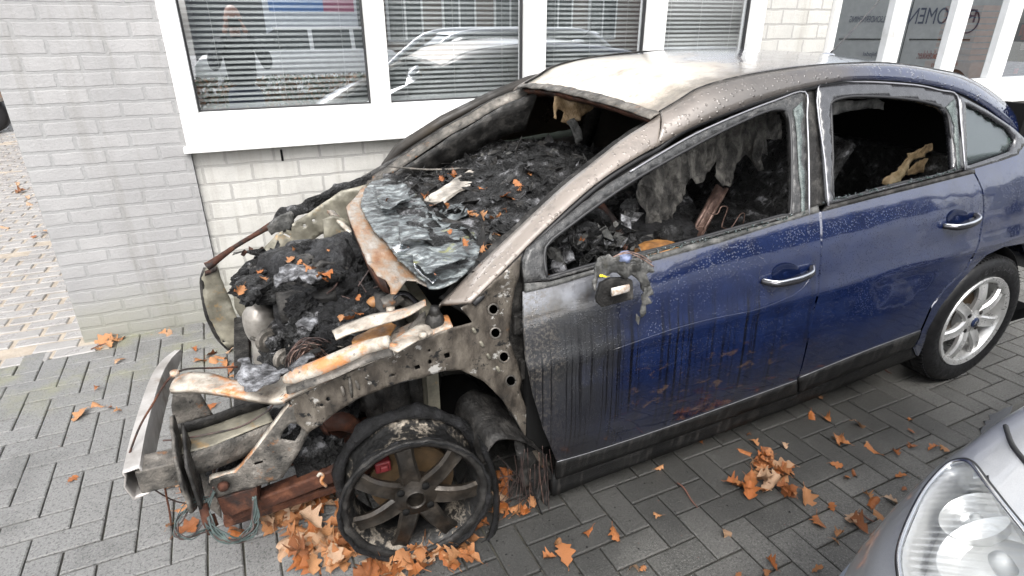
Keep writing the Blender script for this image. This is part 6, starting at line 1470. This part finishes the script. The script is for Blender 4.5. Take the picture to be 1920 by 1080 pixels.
# ================================================================== oak leaves and twigs
def leaf_mesh(seed, curl, fold, L=1.0):
    r = random.Random(seed); bm = BM(); n = 30; mid = []; lf = []; rt = []; lf2 = []; rt2 = []
    ph = r.uniform(0,6.28); bend = r.uniform(-.5,.5)
    def z(u, w): return curl*(w*w*2.2)+fold*math.sin(u*3.1+ph)*.10+.05*math.sin(u*9+w*14+ph)*abs(w)*2
    for i in range(n+1):
        u = i/n; env = .36*(math.sin(math.pi*u**1.25))**.75; k = .5+.5*math.cos(u*2*math.pi*3.2+2.6); k2 = .5+.5*math.cos(u*2*math.pi*3.2+2.1)
        a = max(.006, env*(.60+.46*k)); b = max(.006, env*(.60+.46*k2)); x = u-.5; c = bend*.3*(u-.5)**2
        mid.append(bm.verts.new((x, c, z(u,0)))); lf.append(bm.verts.new((x+a*.2, c+a, z(u,a)))); rt.append(bm.verts.new((x+b*.2, c-b, z(u,-b))))
        lf2.append(bm.verts.new((x+a*.1, c+a*.5, z(u,a*.5)))); rt2.append(bm.verts.new((x+b*.1, c-b*.5, z(u,-b*.5))))
    for i in range(n):
        for p, q in ((lf,lf2),(lf2,mid),(mid,rt2),(rt2,rt)): bm.faces.new((p[i], q[i], q[i+1], p[i+1]))
    tube(bm, [(-.5,0,z(0,0)),(-.62,.02,.02),(-.72,.05,.03)], .012, 5, 2)
    me = bpy.data.meshes.new('oak_leaf'); bm.normal_update(); bm.to_mesh(me); bm.free()
    for p in me.polygons: p.use_smooth = True
    return me
LM = [leaf_mesh(k, c, f) for k, (c, f) in enumerate([(.25,.5),(.9,1.0),(-.6,.9),(1.6,.8),(.5,1.6),(-1.2,1.2),(2.2,1.2)])]
LMB = []
for me in LM:
    m2 = me.copy(); m2.materials.append(M_leafb); me.materials.append(M_leaf); LMB.append(m2)
LOOK = ['almost flat','curled','edge-lifted','rolled','folded','arched','tightly curled']
def leaf(p, size, label, group, tilt=.35, nrm=None, pale=.25):
    pl = rnd.random() < pale; kx = rnd.randrange(7)
    if group: label = LOOK[kx]+' '+('pale tan' if pl else 'orange')+' oak leaf '+label.split('oak leaf ')[1]
    o = bpy.data.objects.new('oak_leaf', (LMB if pl else LM)[kx]); COL.objects.link(o)
    s = size*rnd.uniform(.75,1.15); o.scale = (s, s*rnd.uniform(.8,1.15), s)
    o.location = p; o.rotation_euler = (rnd.gauss(0,tilt), rnd.gauss(0,tilt), rnd.uniform(0,6.28))
    if rnd.random() < .4: o.rotation_euler.x += math.pi
    tag(o, label, 'leaf', group); return o
bpy.context.view_layer.update(); DG = bpy.context.evaluated_depsgraph_get()
def hit(px, py):
    ok, loc, n, i, ob, mt = S.ray_cast(DG, CAM+ray(px,py)*.25, ray(px, py).normalized()); return (loc, n) if ok else (at(px,py,Z=0), Vector((0,0,1)))
GH = 'leaves heaped round the bare front wheel'; LH = 'curled orange oak leaf in the heap round the bare front wheel'
GR = 'leaves strewn on the wet paving in front'; LR = 'orange oak leaf lying on the wet paving between the two cars'
GM = 'leaves in the drift under the front door'; LMm = 'orange oak leaf in the drift on the paving below the burnt door'
GB = 'leaves on the paving behind the bumper beam'; LB = 'orange oak leaf on the paving between bumper beam and brick wall'
GC = 'leaves caught on the burnt car'; LC = 'small orange oak leaf caught in the burnt engine bay'; LD = 'small orange oak leaf lying on the charred dashboard'
GW = 'leaves behind the bare front wheel'; LW = 'orange oak leaf on the ground just behind the bare front wheel'
GS = 'leaves on the pale pavement at the left'; LS = 'orange oak leaf on the pale pavement left of the brick corner'
def cluster(cx, cy, rx, ry, n, h, size, label, group, **k):
    for i in range(n):
        a = rnd.uniform(0,6.28); q = math.sqrt(rnd.random()); p = at(cx+rx*q*math.cos(a), cy+ry*q*math.sin(a), Z=.008); p.z = .010+h*(1-q)*rnd.random()+rnd.uniform(0,.012)
        leaf(p, size, label, group, .45, **k)
HW = ['in the heap left of the bare wheel','under the rusty lower beam','in the heap beside the burnt tyre remnant','in the heap at the bottom picture edge','at the outer fringe of the leaf heap','right under the bare rim','in the heap right of the bare wheel','in front of the bare wheel, at the picture edge','beneath the dangling wires','farthest left under the rusty box end','tucked between beam and bare wheel']
for ci, c in enumerate(((605,985,70,55,34,.06),(545,965,45,14,12,.02),(600,935,30,18,8,.03),(612,1045,58,28,20,.05),(545,1030,18,16,5,.01),(765,1052,85,24,26,.05),(850,1030,45,26,18,.05),(700,1078,40,10,6,.02),(500,985,30,9,5,.01),(455,1000,14,5,2,.0),(640,905,20,12,4,.02))):
    cluster(*c, .090, 'oak leaf '+HW[ci], GH)
for c in ((940,905,12,20,6,.02),(940,950,14,22,6,.02),(975,958,18,10,4,.01),(900,990,14,8,3,.01),(1000,945,8,5,1,.0)): cluster(*c, .06, LW, GW, pale=.1)
for c in ((1440,868,28,16,7,.02),(1455,888,35,14,8,.02),(1402,915,34,12,7,.02),(1445,905,22,12,5,.02),(1495,930,24,7,3,.0),(1478,918,10,8,2,.0)): cluster(*c, .072, LMm, GM)
for x, y, s in ((1522,778,.07),(1552,786,.05),(1537,742,.04),(1610,797,.065),(1566,822,.06),(1582,832,.06),(1573,826,.05),(1637,840,.065),(1626,828,.02),(1678,848,.055),(1568,870,.06),(1602,885,.045),(1588,893,.035),(1712,838,.035),(1708,784,.03),(1710,808,.03),(1750,840,.055),(1640,942,.085),(1625,928,.05),(1672,938,.06),(1658,968,.07),(1600,970,.08),(1612,985,.09),(1560,950,.05),(1535,975,.065),(1575,1000,.055),(1566,1014,.045),(1530,1068,.06),(1448,1058,.045),(1438,1075,.04),(1370,1000,.065),(1235,875,.05),(1312,828,.05),(1234,963,.04),(1103,993,.07),(1152,1000,.07),(1047,1014,.06),(1060,1040,.075),(1031,1044,.045),(1188,1060,.06),(1396,845,.055),(1414,830,.045),(1403,812,.03),(1471,835,.03),(1484,887,.03),(1690,892,.04),(1695,916,.03),(1770,840,.05),(1385,1078,.03),(1205,1066,.03)):
    p = at(x, y, Z=.01); leaf(p, s, 'oak leaf on the paving '+('below the rear door' if y < 800 and x > 1450 else 'near the silver car bumper' if x > 1500 and y > 900 else 'between rear wheel and silver car' if x > 1650 else 'midway between the two cars' if x > 1500 else 'near the edge of the leaf drift' if x > 1350 else 'under the middle of the front door' if y < 900 else 'right of the bare wheel'), GR, .25)
for x, y, s in ((195,637,.08),(215,640,.07),(205,645,.07),(225,633,.06),(185,650,.06),(300,622,.07),(318,624,.07),(186,757,.08),(152,776,.08),(205,762,.04),(220,771,.04),(182,728,.04),(228,672,.05),(220,678,.04),(135,897,.045),(345,907,.08),(360,915,.08),(340,915,.08),(357,935,.09),(345,950,.08),(318,985,.07),(350,987,.08),(362,992,.07),(395,665,.09),(412,668,.09),(430,655,.09),(402,680,.08),(425,680,.08),(436,690,.07),(440,705,.07),(378,672,.08),(393,762,.06),(397,780,.07),(390,797,.07),(396,812,.05),(335,600,.04),(365,655,.05),(325,912,.07)):
    p = at(x, y, Z=.01); leaf(p, s, 'oak leaf '+('at the foot of the brick corner' if y < 660 and x < 340 else 'on bare paving left of the bumper beam' if x < 300 else 'under the open engine bay' if y < 830 else 'under the hanging wires'), GB, .3)
for i in range(34):
    x = rnd.uniform(-3.2,-1.35); y = rnd.uniform(2.0,7); leaf((x,y,.01), rnd.uniform(.06,.11), LS, GS, .25, pale=.7)
for x, y, s in ((548,488,.06),(560,493,.05),(578,500,.07),(590,505,.06),(600,518,.06),(612,512,.06),(606,524,.05),(655,598,.08),(668,563,.05),(672,590,.05),(548,470,.04),(615,472,.03),(485,508,.05),(495,525,.05),(455,547,.06),(446,552,.05),(640,600,.05)):
    loc, n = hit(x, y); leaf(loc+n*.008-ray(x,y)*.004, s*.75, LC, GC, .6, pale=0)
for x, y, s in ((828,337,.05),(852,325,.06),(848,332,.05),(800,372,.055),(795,368,.05),(812,388,.05),(838,390,.04),(905,355,.05),(955,372,.075),(948,368,.06),(972,345,.05),(972,355,.04),(905,410,.06),(925,412,.06),(895,405,.05),(882,408,.045),(940,438,.05),(870,460,.05),(845,438,.035),(912,463,.05),(905,467,.04),(992,330,.03),(724,376,.03),(1030,515,.03),(1088,455,.03),(878,400,.04),(935,405,.045),(950,395,.04)):
    loc, n = hit(x, y); leaf(loc+n*.008-ray(x,y)*.004, s*.85, LD, GC, .6, pale=0)
loc, n = hit(1128, 519); o = leaf(loc+Vector((0,-.01,.005)), .026, 'yellow and green leaf stuck beside the melted door mirror', None, .3)
m_ = LM[0].copy(); m_.materials.clear(); m_.materials.append(plain('yellow green leaf', (.55,.45,.03), .35)); o.data = m_
for (a, b), lab in ((((1270,905),(1308,952)), 'bent brown twig lying alone on the paving below the door'), (((1602,963),(1640,978)), 'brown twig among leaves near the silver car'), (((1650,692),(1672,700)), 'small twig beside the intact rear wheel'), (((170,655),(215,640)), 'thin twig lying at the foot of the brick corner')):
    p, q = at(*a, Z=.006), at(*b, Z=.006); T = BM(); tube(T, [p, p.lerp(q,.35)+Vector((.006,.008,.004)), p.lerp(q,.7), q], [.003,.0035,.003,.0015], 6, 4); c = p.lerp(q,.5); c.z = 0
    o = link('twig', T, M_twig, loc=tuple(c)); tag(o, lab, 'twig')
# burnt strip of trim lying on the dashboard
T = BM(); a = at(812,392,Y=.98); b = at(905,330,Y=1.15); bar(T, a+Vector((0,0,.03)), b+Vector((0,0,.03)), .10, .012)
bmesh.ops.subdivide_edges(T, edges=T.edges, cuts=12, use_grid_fill=True)
for v in T.verts: v.co += noise.noise_vector(v.co*16)*.010
o = link('metal_strip', T, surf('ashen strip', ((.35,(.10,.09,.08)),(.5,(.30,.275,.24)),(.7,(.62,.58,.53))), 10, 7, (.5,.8), bumps=((60,.003),)), loc=tuple(a)); tag(o, 'ashen grey strip of metal trim lying across the charred dashboard', 'metal strip')

# burnt crumbs and flakes shed on the paving round the front of the car
bm = BM()
for i in range(260):
    if i % 3: x, y = rnd.gauss(.15,.45), rnd.gauss(-.10,.16)
    else: x, y = rnd.uniform(-.7,2.3), rnd.gauss(-.02,.12)
    s = rnd.uniform(.001,.0038); c = Vector((x, y, .003+s*.4)); k = rnd.randint(3,5); a0 = rnd.uniform(0,6)
    ring = [bm.verts.new(c+Vector((math.cos(a0+j*6.283/k)*s*rnd.uniform(.6,1.6), math.sin(a0+j*6.283/k)*s*rnd.uniform(.6,1.6), -s*.4))) for j in range(k)]; t = bm.verts.new(c+Vector((0,0,s*.4)))
    for j in range(k): bm.faces.new((ring[j], ring[(j+1)%k], t))
o = link('burnt_crumbs', bm, M_charcoal, smooth=False, loc=(.2,-.1,0)); tag(o, 'black burnt crumbs scattered on the paving round the front wheel and sill', 'debris', kind='stuff')
bm = BM()
for i in range(900):
    x, y = rnd.uniform(-1.4,3.4), rnd.uniform(-1.1,1.9); s = rnd.uniform(.0008,.0024); c = Vector((x, y, .002)); a0 = rnd.uniform(0,6)
    ring = [bm.verts.new(c+Vector((math.cos(a0+j*1.571)*s*rnd.uniform(.5,2), math.sin(a0+j*1.571)*s*rnd.uniform(.5,1.4), 0))) for j in range(4)]; t = bm.verts.new(c+Vector((0,0,s*.5)))
    for j in range(4): bm.faces.new((ring[j], ring[(j+1)%4], t))
o = link('grit', bm, M_twig, smooth=False, loc=(.2,-.1,0)); tag(o, 'fine brown leaf bits and grit scattered over the paving', 'grit', kind='stuff')
